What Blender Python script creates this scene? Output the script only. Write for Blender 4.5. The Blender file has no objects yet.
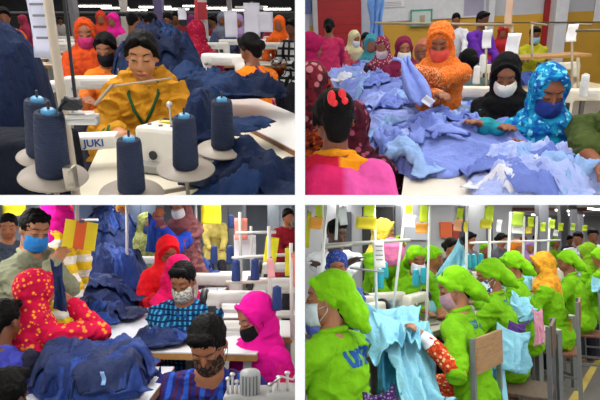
import bpy, bmesh, math, random
import numpy as np
from mathutils import Vector, Matrix
from mathutils.bvhtree import BVHTree

SC = bpy.context.scene
COL = SC.collection
FPX = 500.0                       # focal length in pixels of a 600 px wide frame
CAM = Vector((0, 0, 1.55))
R = math.radians
rnd = random.Random(7)

# ------------------------------------------------------------------ noise
_T = np.random.RandomState(3).rand(32, 32, 32)
def vnoise(p):
    p = np.asarray(p, float); i = np.floor(p).astype(int); f = p - i; f = f*f*(3-2*f); i &= 31; j = (i+1) & 31
    x0, y0, z0 = i.T; x1, y1, z1 = j.T; fx, fy, fz = f.T
    c00 = _T[x0,y0,z0]*(1-fx)+_T[x1,y0,z0]*fx; c10 = _T[x0,y1,z0]*(1-fx)+_T[x1,y1,z0]*fx
    c01 = _T[x0,y0,z1]*(1-fx)+_T[x1,y0,z1]*fx; c11 = _T[x0,y1,z1]*(1-fx)+_T[x1,y1,z1]*fx
    a = c00*(1-fy)+c10*fy; b = c01*(1-fy)+c11*fy
    return a*(1-fz)+b*fz
def fbm(p, o=3):
    s = 0; a = .5; t = 0
    for k in range(o): s = s + a*vnoise(p*(2**k)+k*7.3); t += a; a *= .5
    return s/t
def ridged(p, o=3):
    s = 0; a = .5; t = 0
    for k in range(o):
        n = 1-np.abs(2*vnoise(p*(1.9**k)+k*5.1)-1); s = s + a*n*n; t += a; a *= .5
    return s/t

# ------------------------------------------------------------------ materials
MATS = {}
def newmat(name):
    m = bpy.data.materials.new(name); m.use_nodes = True
    nt = m.node_tree; b = nt.nodes['Principled BSDF']
    return m, nt, b
def hexc(h):
    h = h.lstrip('#'); c = [int(h[i:i+2], 16)/255 for i in (0, 2, 4)]
    return tuple(x/12.92 if x <= .04045 else ((x+.055)/1.055)**2.4 for x in c)+(1,)
def M(col, rough=.7, var=.12, scale=9, bump=.15, bscale=40, metal=0, pat=None, col2=None, col3=None, psc=20, emit=0, spec=.4, stretch=None):
    """procedural material; pat: None|'dots'|'check'|'stripe'|'dye'|'floral'|'strand'|'wrap'"""
    key = (col, rough, var, scale, bump, bscale, metal, pat, col2, col3, psc, emit, spec, stretch)
    if key in MATS: return MATS[key]
    m, nt, b = newmat('mat_'+col.strip('#'))
    N = nt.nodes; L = nt.links
    tc = N.new('ShaderNodeTexCoord'); mp = N.new('ShaderNodeMapping')
    L.new(tc.outputs['Object'], mp.inputs['Vector'])
    if stretch: mp.inputs['Scale'].default_value = stretch
    V = mp.outputs['Vector']
    def mix(fac, a, c):
        x = N.new('ShaderNodeMix'); x.data_type = 'RGBA'
        if isinstance(fac, float): x.inputs[0].default_value = fac
        else: L.new(fac, x.inputs[0])
        for k, q in ((6, a), (7, c)):
            if isinstance(q, tuple): x.inputs[k].default_value = q
            else: L.new(q, x.inputs[k])
        return x.outputs[2]
    def noise(sc, det=3, vec=None):
        n = N.new('ShaderNodeTexNoise'); n.inputs['Scale'].default_value = sc; n.inputs['Detail'].default_value = det
        L.new(vec or V, n.inputs['Vector']); return n.outputs['Fac']
    def ramp(src, lo, hi):
        r = N.new('ShaderNodeMapRange'); r.inputs[1].default_value = lo; r.inputs[2].default_value = hi
        L.new(src, r.inputs[0]); return r.outputs[0]
    base = hexc(col)
    out = base
    if pat:
        c2 = hexc(col2 or col); c3 = hexc(col3) if col3 else None
        if pat in ('dots', 'floral'):
            v = N.new('ShaderNodeTexVoronoi'); v.inputs['Scale'].default_value = psc; L.new(V, v.inputs['Vector'])
            if pat == 'dots':
                out = mix(ramp(v.outputs['Distance'], .33, .27), base, c2)
            else:
                n = noise(psc*1.3, 2); out = mix(ramp(n, .5, .56), base, c2)
                if c3: out = mix(ramp(v.outputs['Distance'], .36, .28), out, c3)
        elif pat == 'hstripe':
            sep = N.new('ShaderNodeSeparateXYZ'); L.new(V, sep.inputs[0])
            a = N.new('ShaderNodeMath'); a.operation = 'MULTIPLY'; a.inputs[1].default_value = psc; L.new(sep.outputs[2], a.inputs[0])
            q = N.new('ShaderNodeMath'); q.operation = 'SINE'; L.new(a.outputs[0], q.inputs[0]); out = mix(ramp(q.outputs[0], 0, .2), base, c2)
        elif pat in ('check', 'stripe'):
            sep = N.new('ShaderNodeSeparateXYZ'); L.new(V, sep.inputs[0])
            def lines(o, w):
                a = N.new('ShaderNodeMath'); a.operation = 'MULTIPLY'; a.inputs[1].default_value = psc; L.new(sep.outputs[o], a.inputs[0])
                s = N.new('ShaderNodeMath'); s.operation = 'SINE'; L.new(a.outputs[0], s.inputs[0])
                return ramp(s.outputs[0], w, w+.25)
            out = mix(lines(0, .2), base, c2)
            if pat == 'check': out = mix(lines(2, .35), out, c3 or c2)
            elif c3:
                a = N.new('ShaderNodeMath'); a.operation = 'MULTIPLY'; a.inputs[1].default_value = psc*.43; L.new(sep.outputs[0], a.inputs[0])
                s = N.new('ShaderNodeMath'); s.operation = 'SINE'; L.new(a.outputs[0], s.inputs[0]); out = mix(ramp(s.outputs[0], .5, .7), out, c3)
        elif pat == 'dye':
            out = mix(ramp(noise(psc, 2), .42, .6), base, c2)
            if c3: out = mix(ramp(noise(psc*1.6, 2), .58, .66), out, c3)
        elif pat == 'wrap':
            w = N.new('ShaderNodeTexWave'); w.bands_direction = 'Z'; w.inputs['Scale'].default_value = psc; w.inputs['Distortion'].default_value = 1.5
            L.new(V, w.inputs['Vector']); out = mix(w.outputs['Fac'], base, c2)
    if var > 0:
        n = noise(scale, 4)
        dk = N.new('ShaderNodeHueSaturation'); dk.inputs['Value'].default_value = 1-var*1.6
        if isinstance(out, tuple): dk.inputs['Color'].default_value = out
        else: L.new(out, dk.inputs['Color'])
        out = mix(ramp(n, .35, .65), dk.outputs[0], out)
    if isinstance(out, tuple): b.inputs['Base Color'].default_value = out
    else: L.new(out, b.inputs['Base Color'])
    b.inputs['Roughness'].default_value = rough; b.inputs['Metallic'].default_value = metal
    b.inputs['Specular IOR Level'].default_value = spec
    if bump > 0:
        bp = N.new('ShaderNodeBump'); bp.inputs['Strength'].default_value = bump; bp.inputs['Distance'].default_value = .01 if bump < .4 else .03
        L.new(noise(bscale, 3), bp.inputs['Height']); L.new(bp.outputs[0], b.inputs['Normal'])
    if emit:
        b.inputs['Emission Color'].default_value = base; b.inputs['Emission Strength'].default_value = emit
    MATS[key] = m
    return m
def cloth(col, **k):
    d = dict(rough=.85, var=.1, scale=14, bump=.5, bscale=22, spec=.12); d.update(k); return M(col, **d)
def skinm(col='#9a6243'): return M(col, rough=.5, var=.06, scale=30, bump=.05, bscale=120, spec=.4)
def metal(col='#9a9a98', rough=.35): return M(col, rough=rough, var=.05, bump=.03, metal=.8)
def paint(col, rough=.4, var=.05): return M(col, rough=rough, var=var, bump=.03)
HAIR = lambda: M('#060505', rough=.65, var=.2, scale=60, bump=.3, bscale=160, spec=.12)

# ------------------------------------------------------------------ rooms
class Room:
    """a room of the four: floor at z=0, camera stands Hc above its origin, x right, y away"""
    def __init__(s, name, Hc, h0, quad, roll=0):
        s.name = name; s.Hc = Hc; s.q = quad
        th = math.atan((200-h0)/FPX)
        s.R = Matrix.Rotation(R(roll), 4, 'Y') @ Matrix.Rotation(th, 4, 'X')
        s.M = Matrix.Translation(CAM) @ s.R @ Matrix.Translation((0, 0, -Hc))
        s.Ri = s.R.to_3x3().inverted()
    def ray(s, px, py): return s.Ri @ Vector(((px-300)/FPX, 1, (200-py)/FPX))
    def z(s, px, py, z):          # the point of height z seen at a pixel
        d = s.ray(px, py); t = (z-s.Hc)/d.z; return Vector((d.x*t, d.y*t, z))
    def d(s, px, py, dist):       # the point at room depth dist seen at a pixel
        d = s.ray(px, py); t = dist/d.y; return Vector((d.x*t, dist, s.Hc+d.z*t))
ROOM = None
def use(r):
    global ROOM; ROOM = r

def tag(o, label=None, cat=None, group=None, kind=None):
    if label: o['label'] = label
    if cat: o['category'] = cat
    if group: o['group'] = group
    if kind: o['kind'] = kind
    return o
def thing(name, label, cat, loc=(0, 0, 0), rz=0, group=None, rot=None):
    o = bpy.data.objects.new(name, None); COL.objects.link(o); o.empty_display_size = .05
    L = Matrix.Translation(loc) @ (rot if rot is not None else Matrix.Rotation(rz, 4, 'Z'))
    o.matrix_world = ROOM.M @ L
    o['_q'] = ROOM.q
    return tag(o, label, cat, group)
class MB:
    def __init__(s): s.v = []; s.f = []; s.sm = []; s.n = 0
    def add(s, v, f, smooth=True):
        s.v.append(np.asarray(v, float)); s.f += [tuple(i+s.n for i in q) for q in f]; s.sm += [smooth]*len(f); s.n += len(v); return s
    def box(s, c, size, Rm=None, bevel=0):
        h = np.array(size)/2
        bm = bmesh.new(); bmesh.ops.create_cube(bm, size=1)
        for v in bm.verts: v.co = Vector((v.co.x*size[0], v.co.y*size[1], v.co.z*size[2]))
        if bevel: bmesh.ops.bevel(bm, geom=bm.edges[:], offset=bevel, segments=2, profile=.6, affect='EDGES')
        bm.verts.index_update()
        v = np.array([tuple((Rm @ x.co) if Rm else x.co) for x in bm.verts])+np.array(c)
        f = [[x.index for x in q.verts] for q in bm.faces]; bm.free()
        return s.add(v, f, False)
    def bar(s, p0, p1, w, h, up=(0, 0, 1), bevel=0):
        p0 = Vector(p0); p1 = Vector(p1); a = p1-p0; l = a.length; a.normalize()
        u = Vector(up); sd = a.cross(u)
        if sd.length < 1e-4: sd = a.cross(Vector((0, 1, 0)))
        sd.normalize(); u = sd.cross(a)
        Rm = Matrix((sd, a, u)).transposed()
        return s.box((p0+p1)/2, (w, l, h), Rm, bevel)
    def lathe(s, prof, c=(0, 0, 0), n=24, Rm=None, smooth=True, cap=True):
        t = np.linspace(0, 2*math.pi, n, endpoint=False); v = []
        for r, z in prof: v += [(r*math.cos(a), r*math.sin(a), z) for a in t]
        f = []
        for i in range(len(prof)-1):
            for j in range(n):
                k = (j+1) % n; f.append((i*n+j, i*n+k, (i+1)*n+k, (i+1)*n+j))
        if cap:
            f.append(tuple(range(n-1, -1, -1))); f.append(tuple((len(prof)-1)*n+j for j in range(n)))
        v = np.array(v)
        if Rm is not None: v = v @ np.array(Rm.to_3x3()).T
        return s.add(v+np.array(c), f, smooth)
    def cyl(s, p0, p1, r0, r1=None, n=12, smooth=True):
        p0 = Vector(p0); p1 = Vector(p1); a = p1-p0; l = a.length
        q = Vector((0, 0, 1)).rotation_difference(a).to_matrix()
        r1 = r0 if r1 is None else r1
        e = min(r0, r1, l/2)*.12
        return s.lathe([(r0-e, 0), (r0, e), (r1, l-e), (r1-e, l)], p0, n, q, smooth)
    def tube(s, pts, r, n=8, closed=False):
        P = [Vector(p) for p in pts]; m = len(P); v = []; f = []
        up = Vector((0, 0, 1)); prev = None
        for i, p in enumerate(P):
            a = (P[(i+1) % m]-P[i-1]) if closed else (P[min(i+1, m-1)]-P[max(i-1, 0)])
            a.normalize()
            if prev is None: sd = a.orthogonal().normalized()
            else: sd = (prev-a*prev.dot(a)).normalized()
            prev = sd; u = a.cross(sd)
            rr = r[i] if isinstance(r, (list, tuple)) else r
            v += [tuple(p+sd*rr*math.cos(t)+u*rr*math.sin(t)) for t in [2*math.pi*k/n for k in range(n)]]
        for i in range(m if closed else m-1):
            i2 = (i+1) % m
            for j in range(n):
                k = (j+1) % n; f.append((i*n+j, i*n+k, i2*n+k, i2*n+j))
        if not closed:
            f.append(tuple(range(n-1, -1, -1))); f.append(tuple((m-1)*n+j for j in range(n)))
        return s.add(v, f)
    def ell(s, c, rad, Rm=None, n=16):
        v = []; f = []; k = n//2
        for i in range(1, k):
            th = math.pi*i/k
            for j in range(n):
                ph = 2*math.pi*j/n; v.append((math.sin(th)*math.cos(ph), math.sin(th)*math.sin(ph), math.cos(th)))
        for i in range(k-2):
            for j in range(n):
                q = (j+1) % n; f.append((i*n+j, (i+1)*n+j, (i+1)*n+q, i*n+q))
        v.append((0, 0, 1)); v.append((0, 0, -1)); t = len(v)-2
        for j in range(n):
            q = (j+1) % n; f.append((t, j, q)); f.append((t+1, (k-2)*n+q, (k-2)*n+j))
        v = np.array(v)*np.array(rad)
        if Rm is not None: v = v @ np.array(Rm.to_3x3()).T
        return s.add(v+np.array(c), f)
    def cap(s, p0, p1, r0, r1=None, sx=1, ax=None, n=14, T=None):
        """tapered capsule; sx stretches the section along ax"""
        r1 = r0 if r1 is None else r1
        p0 = Vector(p0); p1 = Vector(p1)
        a = (p1-p0); l = max(a.length, 1e-5); a = a/l
        sd = Vector(ax) if ax is not None else a.orthogonal()
        sd = sd-a*sd.dot(a)
        if sd.length < 1e-4: sd = a.orthogonal()
        sd.normalize(); u = a.cross(sd)
        rings = []
        for t in (-80, -55, -28, 0): rings.append((r0*math.cos(R(t)), r0*math.sin(R(t))))
        for t in (0, 28, 55, 80): rings.append((r1*math.cos(R(t)), l+r1*math.sin(R(t))))
        v = []; f = []
        for r, z in rings:
            for j in range(n):
                t = 2*math.pi*j/n; v.append(tuple(p0+a*z+sd*(r*sx*math.cos(t))+u*(r*math.sin(t))))
        for i in range(len(rings)-1):
            for j in range(n):
                k = (j+1) % n; f.append((i*n+j, i*n+k, (i+1)*n+k, (i+1)*n+j))
        f.append(tuple(range(n-1, -1, -1))); f.append(tuple((len(rings)-1)*n+j for j in range(n)))
        return s.add(v, f)
    def poly(s, pts, z0, z1):
        """prism over a polygon of (x,y)"""
        n = len(pts)
        ar = sum(pts[i][0]*pts[(i+1) % n][1]-pts[(i+1) % n][0]*pts[i][1] for i in range(n))
        if ar < 0: pts = pts[::-1]
        v = [(p[0], p[1], z0) for p in pts]+[(p[0], p[1], z1) for p in pts]
        f = [tuple(range(n-1, -1, -1)), tuple(range(n, 2*n))]+[(i, (i+1) % n, n+(i+1) % n, n+i) for i in range(n)]
        return s.add(v, f, False)
    def sheet(s, grid, th=.002):
        """closed thin sheet from a grid (m,n,3)"""
        g = np.asarray(grid, float); m, n, _ = g.shape
        du = np.gradient(g, axis=0); dv = np.gradient(g, axis=1); nn = np.cross(du, dv)
        nn /= np.maximum(np.linalg.norm(nn, axis=2, keepdims=True), 1e-9)
        a = (g+nn*th/2).reshape(-1, 3); b = (g-nn*th/2).reshape(-1, 3); K = m*n; f = []
        for i in range(m-1):
            for j in range(n-1):
                q = (i*n+j, (i+1)*n+j, (i+1)*n+j+1, i*n+j+1); f.append(q); f.append(tuple(K+x for x in q[::-1]))
        ring = [i*n for i in range(m)]+[(m-1)*n+j for j in range(1, n)]+[i*n+n-1 for i in range(m-2, -1, -1)]+[j for j in range(n-2, 0, -1)]
        for i in range(len(ring)):
            p, q = ring[i], ring[(i+1) % len(ring)]; f.append((q, p, K+p, K+q))
        return s.add(np.vstack([a, b]), f)
    def mesh(s, name):
        me = bpy.data.meshes.new(name); me.from_pydata(np.vstack(s.v).tolist(), [], s.f); me.polygons.foreach_set('use_smooth', s.sm); me.update(); return me
    def build(s, name, mat, parent=None, **k):
        return link(name, s.mesh(name), mat, parent, **k)
def link(name, me, mat, parent=None, label=None, cat=None, group=None, kind=None, loc=None, rz=0):
    o = bpy.data.objects.new(name, me); COL.objects.link(o)
    if mat is not None:
        me.materials.clear()
        for m in (mat if isinstance(mat, (list, tuple)) else [mat]): me.materials.append(m)
    if parent is not None: o.parent = parent
    else:
        o.matrix_world = (ROOM.M if ROOM else Matrix.Identity(4)) @ Matrix.Translation(loc or (0, 0, 0)) @ Matrix.Rotation(rz, 4, 'Z')
        o['_q'] = ROOM.q if ROOM else (0, 0)
    return tag(o, label, cat, group, kind)
def fuse(mb, vox, smooth=3, disp=None, name='m'):
    """voxel-unite overlapping shapes into one continuous surface"""
    me = mb.mesh(name); o = bpy.data.objects.new('tmp', me); COL.objects.link(o)
    md = o.modifiers.new('r', 'REMESH'); md.mode = 'VOXEL'; md.voxel_size = vox; md.use_smooth_shade = True
    if smooth:
        sm = o.modifiers.new('s', 'SMOOTH'); sm.factor = .5; sm.iterations = smooth
    dg = bpy.context.evaluated_depsgraph_get(); dg.update()
    ev = o.evaluated_get(dg); nm = bpy.data.meshes.new_from_object(ev, depsgraph=dg)
    bpy.data.objects.remove(o); bpy.data.meshes.remove(me)
    nm.name = name
    if disp is not None:
        n = len(nm.vertices); co = np.empty(n*3); nm.vertices.foreach_get('co', co); co = co.reshape(-1, 3)
        no = np.empty(n*3); nm.vertices.foreach_get('normal', no); no = no.reshape(-1, 3)
        co = co+no*disp(co)[:, None]; nm.vertices.foreach_set('co', co.ravel()); nm.update()
    nm.polygons.foreach_set('use_smooth', [True]*len(nm.polygons))
    return nm
def dup(root, loc=None, rz=0, label=None, group=None, rot=None):
    """a copy of a thing with copies of its parts and sub-parts"""
    r = root.copy(); COL.objects.link(r)
    if loc is not None: r.matrix_world = ROOM.M @ Matrix.Translation(loc) @ (rot if rot is not None else Matrix.Rotation(rz, 4, 'Z')); r['_q'] = ROOM.q
    if label: r['label'] = label
    if group: r['group'] = group
    for ch in list(root.children):
        c = ch.copy(); COL.objects.link(c); c.parent = r
        for g in list(ch.children):
            d = g.copy(); COL.objects.link(d); d.parent = c
    return r
def text(s, size, mat, parent, mtx, name='lettering', depth=.0012, bold=0):
    cu = bpy.data.curves.new('t', 'FONT'); cu.body = s; cu.size = size; cu.extrude = depth; cu.align_x = 'CENTER'; cu.align_y = 'CENTER'; cu.offset = bold
    o = bpy.data.objects.new('t', cu); COL.objects.link(o); dg = bpy.context.evaluated_depsgraph_get(); dg.update()
    me = bpy.data.meshes.new_from_object(o.evaluated_get(dg), depsgraph=dg); bpy.data.objects.remove(o)
    me.transform(mtx)
    return link(name, me, mat, parent)

# ------------------------------------------------------------------ people
def ik(S, W, a, b, hint):
    d = W-S; l = d.length; mx = (a+b)*.985
    if l > mx: W = S+d*(mx/l); d = W-S; l = mx
    x = (a*a-b*b+l*l)/(2*l); h = math.sqrt(max(a*a-x*x, 0)); u = d.normalized()
    hv = hint-u*hint.dot(u); hv = hv.normalized() if hv.length > 1e-4 else u.orthogonal()
    return S+u*x+hv*h, W
def hand(mb, W, dirv, nrm, side, s, curl=35, spread=1.0):
    """palm, four fingers and a thumb; nrm points out of the back of the hand"""
    y = dirv.normalized(); z = (nrm-y*nrm.dot(y)).normalized(); x = y.cross(z)*side   # x: towards the thumb
    def P(a, b, c): return W+x*a*s+y*b*s+z*c*s
    mb.cap(W, P(0, .03, 0), .024*s, .026*s, 1.25, x)
    mb.cap(P(.0, .03, 0), P(.0, .075, 0), .017*s, .015*s, 2.3, x)
    for k, (fx, ln) in enumerate(((.031, .068), (.011, .076), (-.010, .070), (-.030, .056))):
        a = R(curl); p = P(fx, .082-abs(fx-.01)*.25, 0); q = R((fx*-300)*spread*.35)
        fy = y*math.cos(q)-x*math.sin(q)
        d1 = fy*math.cos(a*.5)-z*math.sin(a*.5); d2 = fy*math.cos(a*1.5)-z*math.sin(a*1.5)
        m = p+d1*ln*.52*s; mb.cap(p-fy*.015*s, m, .0088*s, .0080*s, n=8); mb.cap(m, m+d2*ln*.48*s, .0080*s, .0068*s, n=8)
    t0 = P(.024, .022, -.004); t1 = P(.052, .052, -.014); t2 = P(.058, .082, -.026)
    mb.cap(t0, t1, .013*s, .010*s, n=8); mb.cap(t1, t2, .0098*s, .008*s, n=8)

def person(label, px, py, dist, face=-90, body=None, pose='sit', pitch=20, roll=0, lean=12, s=1.0, male=False,
           skin='#8a5638', top=None, sleeve=1.0, bottom=None, head='hair', scarf=None, mask=None, hands='table',
           group=None, vest=None, apron=None, eyes=True, tz=.80, collar=None, bun=True, shawl=None, vox=None, reach=.36, hc=None, legs=True, hemz=None, extra=None, hem=True):
    """face/body: direction looked at in degrees, -90 towards the camera, 90 away"""
    body = face if body is None else body
    s = s*.93
    top = top or cloth('#777777'); bottom = bottom or cloth('#2a2a33')
    Hr = hc if hc is not None else ROOM.d(px, py, dist)
    ln = R(lean)
    B = Matrix.Rotation(R(body-90), 4, 'Z')         # local +y forward
    hip_l = Vector((0, -math.sin(ln)*.52-.03, -math.cos(ln)*.50-.155))*s
    hipr = Hr+(B.to_3x3() @ hip_l)
    base = Vector((hipr.x, hipr.y, 0))
    root = thing('person', label, 'person', base, R(body-90), group)
    BI = (Matrix.Translation(base) @ B).inverted()
    H = BI @ Hr; hip = BI @ hipr
    hz = hip.z
    hm = Matrix.Translation(H) @ Matrix.Rotation(R(face-body), 4, 'Z') @ Matrix.Rotation(R(-pitch), 4, 'X') @ Matrix.Rotation(R(roll), 4, 'Y')
    hR = hm.to_3x3()
    def h(x, y, z): return hm @ Vector((x*s, y*s, z*s))
    vox = vox or min(max(dist*.0024, .0048), .03)
    near = dist < 3.6
    up = Vector((0, math.sin(ln), math.cos(ln)))
    fw = Vector((0, math.cos(ln), -math.sin(ln)))
    nb = hip+up*.485*s+fw*.0                     # neck base
    X = Vector((1, 0, 0))
    sw = (.178 if male else .148)*s
    sh = {k: nb+X*k*sw-up*.055*s for k in (-1, 1)}
    # arm targets
    el = {}; wr = {}
    for k in (-1, 1):
        if hands == 'table': T = Vector((k*.10*s, hip.y+(reach+.06)*s, tz+.045))
        elif hands == 'down': T = sh[k]+Vector((k*.07, .06, -.5*s))
        elif hands == 'lap': T = Vector((k*.08, hip.y+.26*s, hz+.12*s))
        else:
            t = hands[0 if k == -1 else 1]
            T = (BI @ Vector(t)) if t is not None else Vector((k*.10*s, hip.y+(reach+.06)*s, tz+.045))
        el[k], wr[k] = ik(sh[k], T, .275*s, .245*s, Vector((k*.55, -.35, -.8)))
    kn = {}; an = {}
    for k in (-1, 1):
        if pose == 'sit':
            kn[k] = Vector((k*.11*s, hip.y+.40*s, min(hz, .5)+.0)); an[k] = Vector((k*.12*s, hip.y+.36*s, .07))
        else:
            kn[k] = Vector((k*.09*s, hip.y+.03, hz*.52)); an[k] = Vector((k*.10*s, hip.y-.01, .08))
    hj = {k: hip+X*k*.085*s for k in (-1, 1)}
    # ---- body: one continuous surface
    b = MB()
    b.ell(h(0, -.012, .032), Vector((.074, .090, .084))*s, hR); b.ell(h(0, .016, -.026), Vector((.065, .070, .082))*s, hR)
    b.cap(h(-.018, .038, -.082), h(.018, .038, -.082), .028*s, .028*s)
    b.cap(h(0, .052, -.092), h(0, .053, -.092), .019*s)
    for k in (-1, 1):
        b.ell(h(k*.036, .044, -.034), Vector((.028, .030, .036))*s, hR)
        b.ell(h(k*.031, .068, .012), Vector((.017, .014, .010))*s, hR)
        if head not in ('hood', 'longhood'): b.ell(h(k*.075, -.008, -.008), Vector((.009, .018, .028))*s, hR)
        b.cap(h(k*.008, .091, -.032), h(k*.010, .089, -.032), .008*s)
    b.ell(h(0, .052, .042), Vector((.052, .026, .026))*s, hR)
    b.cap(h(0, .078, .016), h(0, .098, -.026), .008*s, .010*s)
    b.ell(h(0, .079, -.062), Vector((.026, .012, .012))*s, hR)
    b.cap(h(0, -.022, -.05), nb+up*.01*s, (.055 if male else .048)*s, (.062 if male else .055)*s)
    b.cap(nb-up*.03*s, nb+up*.02*s, .075*s, .06*s, 1.3, X)
    b.cap(sh[-1]+X*.03, sh[1]-X*.03, .055*s)
    b.cap(nb-up*.12*s, nb-up*.22*s, .10*s, .095*s, 1.4, X)
    b.cap(nb-up*.25*s, hip+up*.05*s, .09*s, .10*s, 1.3, X); b.cap(hj[-1], hj[1], .10*s)
    for k in (-1, 1):
        b.cap(sh[k], el[k], .047*s, .038*s); b.cap(el[k], wr[k], .038*s, .025*s, n=12)
        fd = (wr[k]-el[k]).normalized()
        hd = fd.copy()
        if hands == 'table' or hands == 'lap': hd.z = min(hd.z*.4, -.05)
        nr = Vector((0, 0, 1)) if abs(hd.z) < .8 else Vector((k, 0, .1))
        hand(b, wr[k], hd, nr, -k, s*1.0, 40 if near else 25)
        if legs:
            b.cap(hj[k], kn[k], .078*s, .055*s); b.cap(kn[k], an[k], .052*s, .034*s)
            b.cap(an[k]+Vector((0, -.02, -.03)), an[k]+Vector((0, .14, -.045)), .036*s, .026*s, 1.25, X)
    bme = fuse(b, vox, 2, name='body')
    bo = link('body', bme, skinm(skin), root)
    # ---- face
    if eyes and dist < 5.5:
        bv = BVHTree.FromPolygons([v.co for v in bme.vertices], [p.vertices for p in bme.polygons])
        def onface(x, z, off=.001):
            o = h(x, .25, z); d = -(hR @ Vector((0, 1, 0)))
            r = bv.ray_cast(o, d)
            return (r[0]-d*off) if r[0] is not None else h(x, .08, z)
        dark = M('#140d0b', rough=.5, bump=0, var=0)
        for k in (-1, 1):
            m = MB(); m.tube([onface(k*(.031+t*.016), .013+.004*(1-t*t)-.007, .0015) for t in (-1, -.5, 0, .5, 1)], [.0014*s, .0026*s, .003*s, .0026*s, .0014*s], 6)
            m.build('eye', dark, root)
            m = MB(); m.tube([onface(k*(.032+t*.02), .036+.006*(1-t*t)-(.003 if t*k > 0 else 0), .001) for t in (-1, -.5, 0, .5, 1)], [.0015*s, .0032*s, .0034*s, .003*s, .0014*s], 6)
            m.build('eyebrow', dark, root)
        if mask is None:
            m = MB(); m.tube([onface(t*.024, -.062, .0005) for t in (-1, -.5, 0, .5, 1)], [.002*s, .0045*s, .0052*s, .0045*s, .002*s], 8)
            m.build('lips', M('#8a3f3a', rough=.45, bump=0), root)
    # ---- mask
    if mask is not None:
        u = np.linspace(-72, 72, 15); w = np.linspace(-62, 60, 11); g = np.zeros((15, 11, 3))
        for i, a in enumerate(u):
            for j, e in enumerate(w):
                ca = math.cos(R(a)); bulge = 1+.05*math.cos(R(a*1.25))
                q = h(math.sin(R(a))*.071*math.cos(R(e*.55)), .012+.098*ca*math.cos(R(e*.62))*bulge, -.056+math.sin(R(e))*.056)
                g[i, j] = q
        m = MB(); m.sheet(g, .003); mo = m.build('face_mask', mask, root)
        if near:
            for k in (-1, 1):
                for zz in (-.03, -.08):
                    m = MB(); m.tube([h(k*.067, .035, zz), h(k*.078, .0, (zz-.01)*.5), h(k*.081, -.015, .0)], .0016*s, 5); m.build('mask_strap', mask, mo)
    # ---- hair
    if head in ('hair', 'short') or head == 'hood' or head == 'cap':
        m = MB()
        if head == 'short':
            m.ell(h(0, -.024, .040), Vector((.081, .094, .085))*s, hR); m.cap(h(-.035, .036, .098), h(.035, .038, .096), .024*s, .026*s)
            for k in (-1, 1): m.cap(h(k*.072, -.01, .04), h(k*.075, .0, .01), .012*s, .007*s)
            m.cap(h(0, -.07, 0), h(0, -.07, -.045), .05*s, .035*s, 1.2, hR @ X)
            hf = lambda c: .008*s*(ridged(c*70, 2)-.4)
        else:
            m.ell(h(0, -.024, .040), Vector((.083, .095, .086))*(s if head == 'hair' else s*.955), hR)
            for k in ((-1, 1) if head == 'hair' else ()): m.cap(h(k*.028, .050, .096), h(k*.066, .022, .050), .024*s, .018*s); m.cap(h(k*.066, .022, .050), h(k*.078, -.012, -.012), .017*s, .014*s)
            m.cap(h(0, -.07, 0), h(0, -.06, -.06), .055*s, .04*s, 1.2, hR @ X)
            if False: pass
            if bun and head == 'hair': m.ell(h(0, -.125, -.02), Vector((.045, .035, .045))*s, hR)
            hf = lambda c: .003*s*(ridged(c*40, 2)-.5)
        link('hair', fuse(m, max(vox*.9, .005), 2, hf, 'hair'), HAIR(), root)
    # ---- scarf / hood / cap
    if head in ('hood', 'drape', 'cap', 'longhood'):
        m = MB(); seed = rnd.random()*50
        if head == 'cap':
            m.ell(h(0, -.034, .036), Vector((.089, .102, .092))*s, hR)
            m.cap(h(-.05, .046, .082), h(.05, .046, .082), .018*s, .018*s)
            for k in (-1, 1): m.cap(h(k*.05, .045, .082), h(k*.083, -.03, -.015), .015*s, .017*s)
            m.cap(h(0, -.075, .01), h(0, -.115, -.085), .062*s, .060*s, 1.15, hR @ X)
            m.cap(h(0, -.11, -.075), h(0, -.15, -.15), .046*s, .022*s, 1.9, hR @ X)
        else:
            m.ell(h(0, -.036, .024), Vector((.094, .108, .112))*s, hR)
            ring = [h(.079*math.cos(t), .030+.022*math.sin(t), .008+.106*math.sin(t)) for t in np.linspace(0, 2*math.pi, 28, endpoint=False)]
            for i in range(28): m.cap(ring[i], ring[(i+1) % 28], .0125*s, n=8)
            m.cap(h(0, -.03, -.07), nb-up*.01*s, .088*s, .10*s, 1.1, X)
            m.ell(h(0, .0, -.115), Vector((.07, .062, .035))*s, hR)
            m.cap(sh[-1]+X*.02*s+up*.012, sh[1]-X*.02*s+up*.012, .068*s)
            m.cap(nb+fw*.03*s-up*.02, nb+fw*.045*s-up*.14*s, .10*s, .075*s, 1.45, X)
            m.cap(nb-fw*.03*s, nb-fw*.04*s-up*.17*s, .10*s, .07*s, 1.5, X)
            if head == 'longhood':
                for k in (-1, 1): m.cap(sh[k]+up*.01, el[k], .074*s, .066*s)
                m.cap(nb-up*.08*s+fw*.03*s, nb-up*.28*s+fw*.05*s, .115*s, .11*s, 1.45, X)
        A = .012*s
        def df(c):
            q = c*np.array([9, 9, 16])/s; w = fbm(q*.6+seed, 2)[:, None]*3
            return A*(ridged(np.hstack([q[:, :1]*1.0, q[:, 1:2], q[:, 2:]])*.9+w+seed, 2)-.45)
        link('headscarf' if head != 'cap' else 'head_cap', fuse(m, max(vox*1.05, .006), 3, df, 'headscarf'), scarf or top, root)
    # ---- top garment
    seed = rnd.random()*60
    def wr_f(A):
        def f(c):
            q = c/s*np.array([9, 9, 15]); w = fbm(q*.4+seed, 2)[:, None]*4
            return A*s*(ridged(q+w+seed, 2)-.22)
        return f
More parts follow.
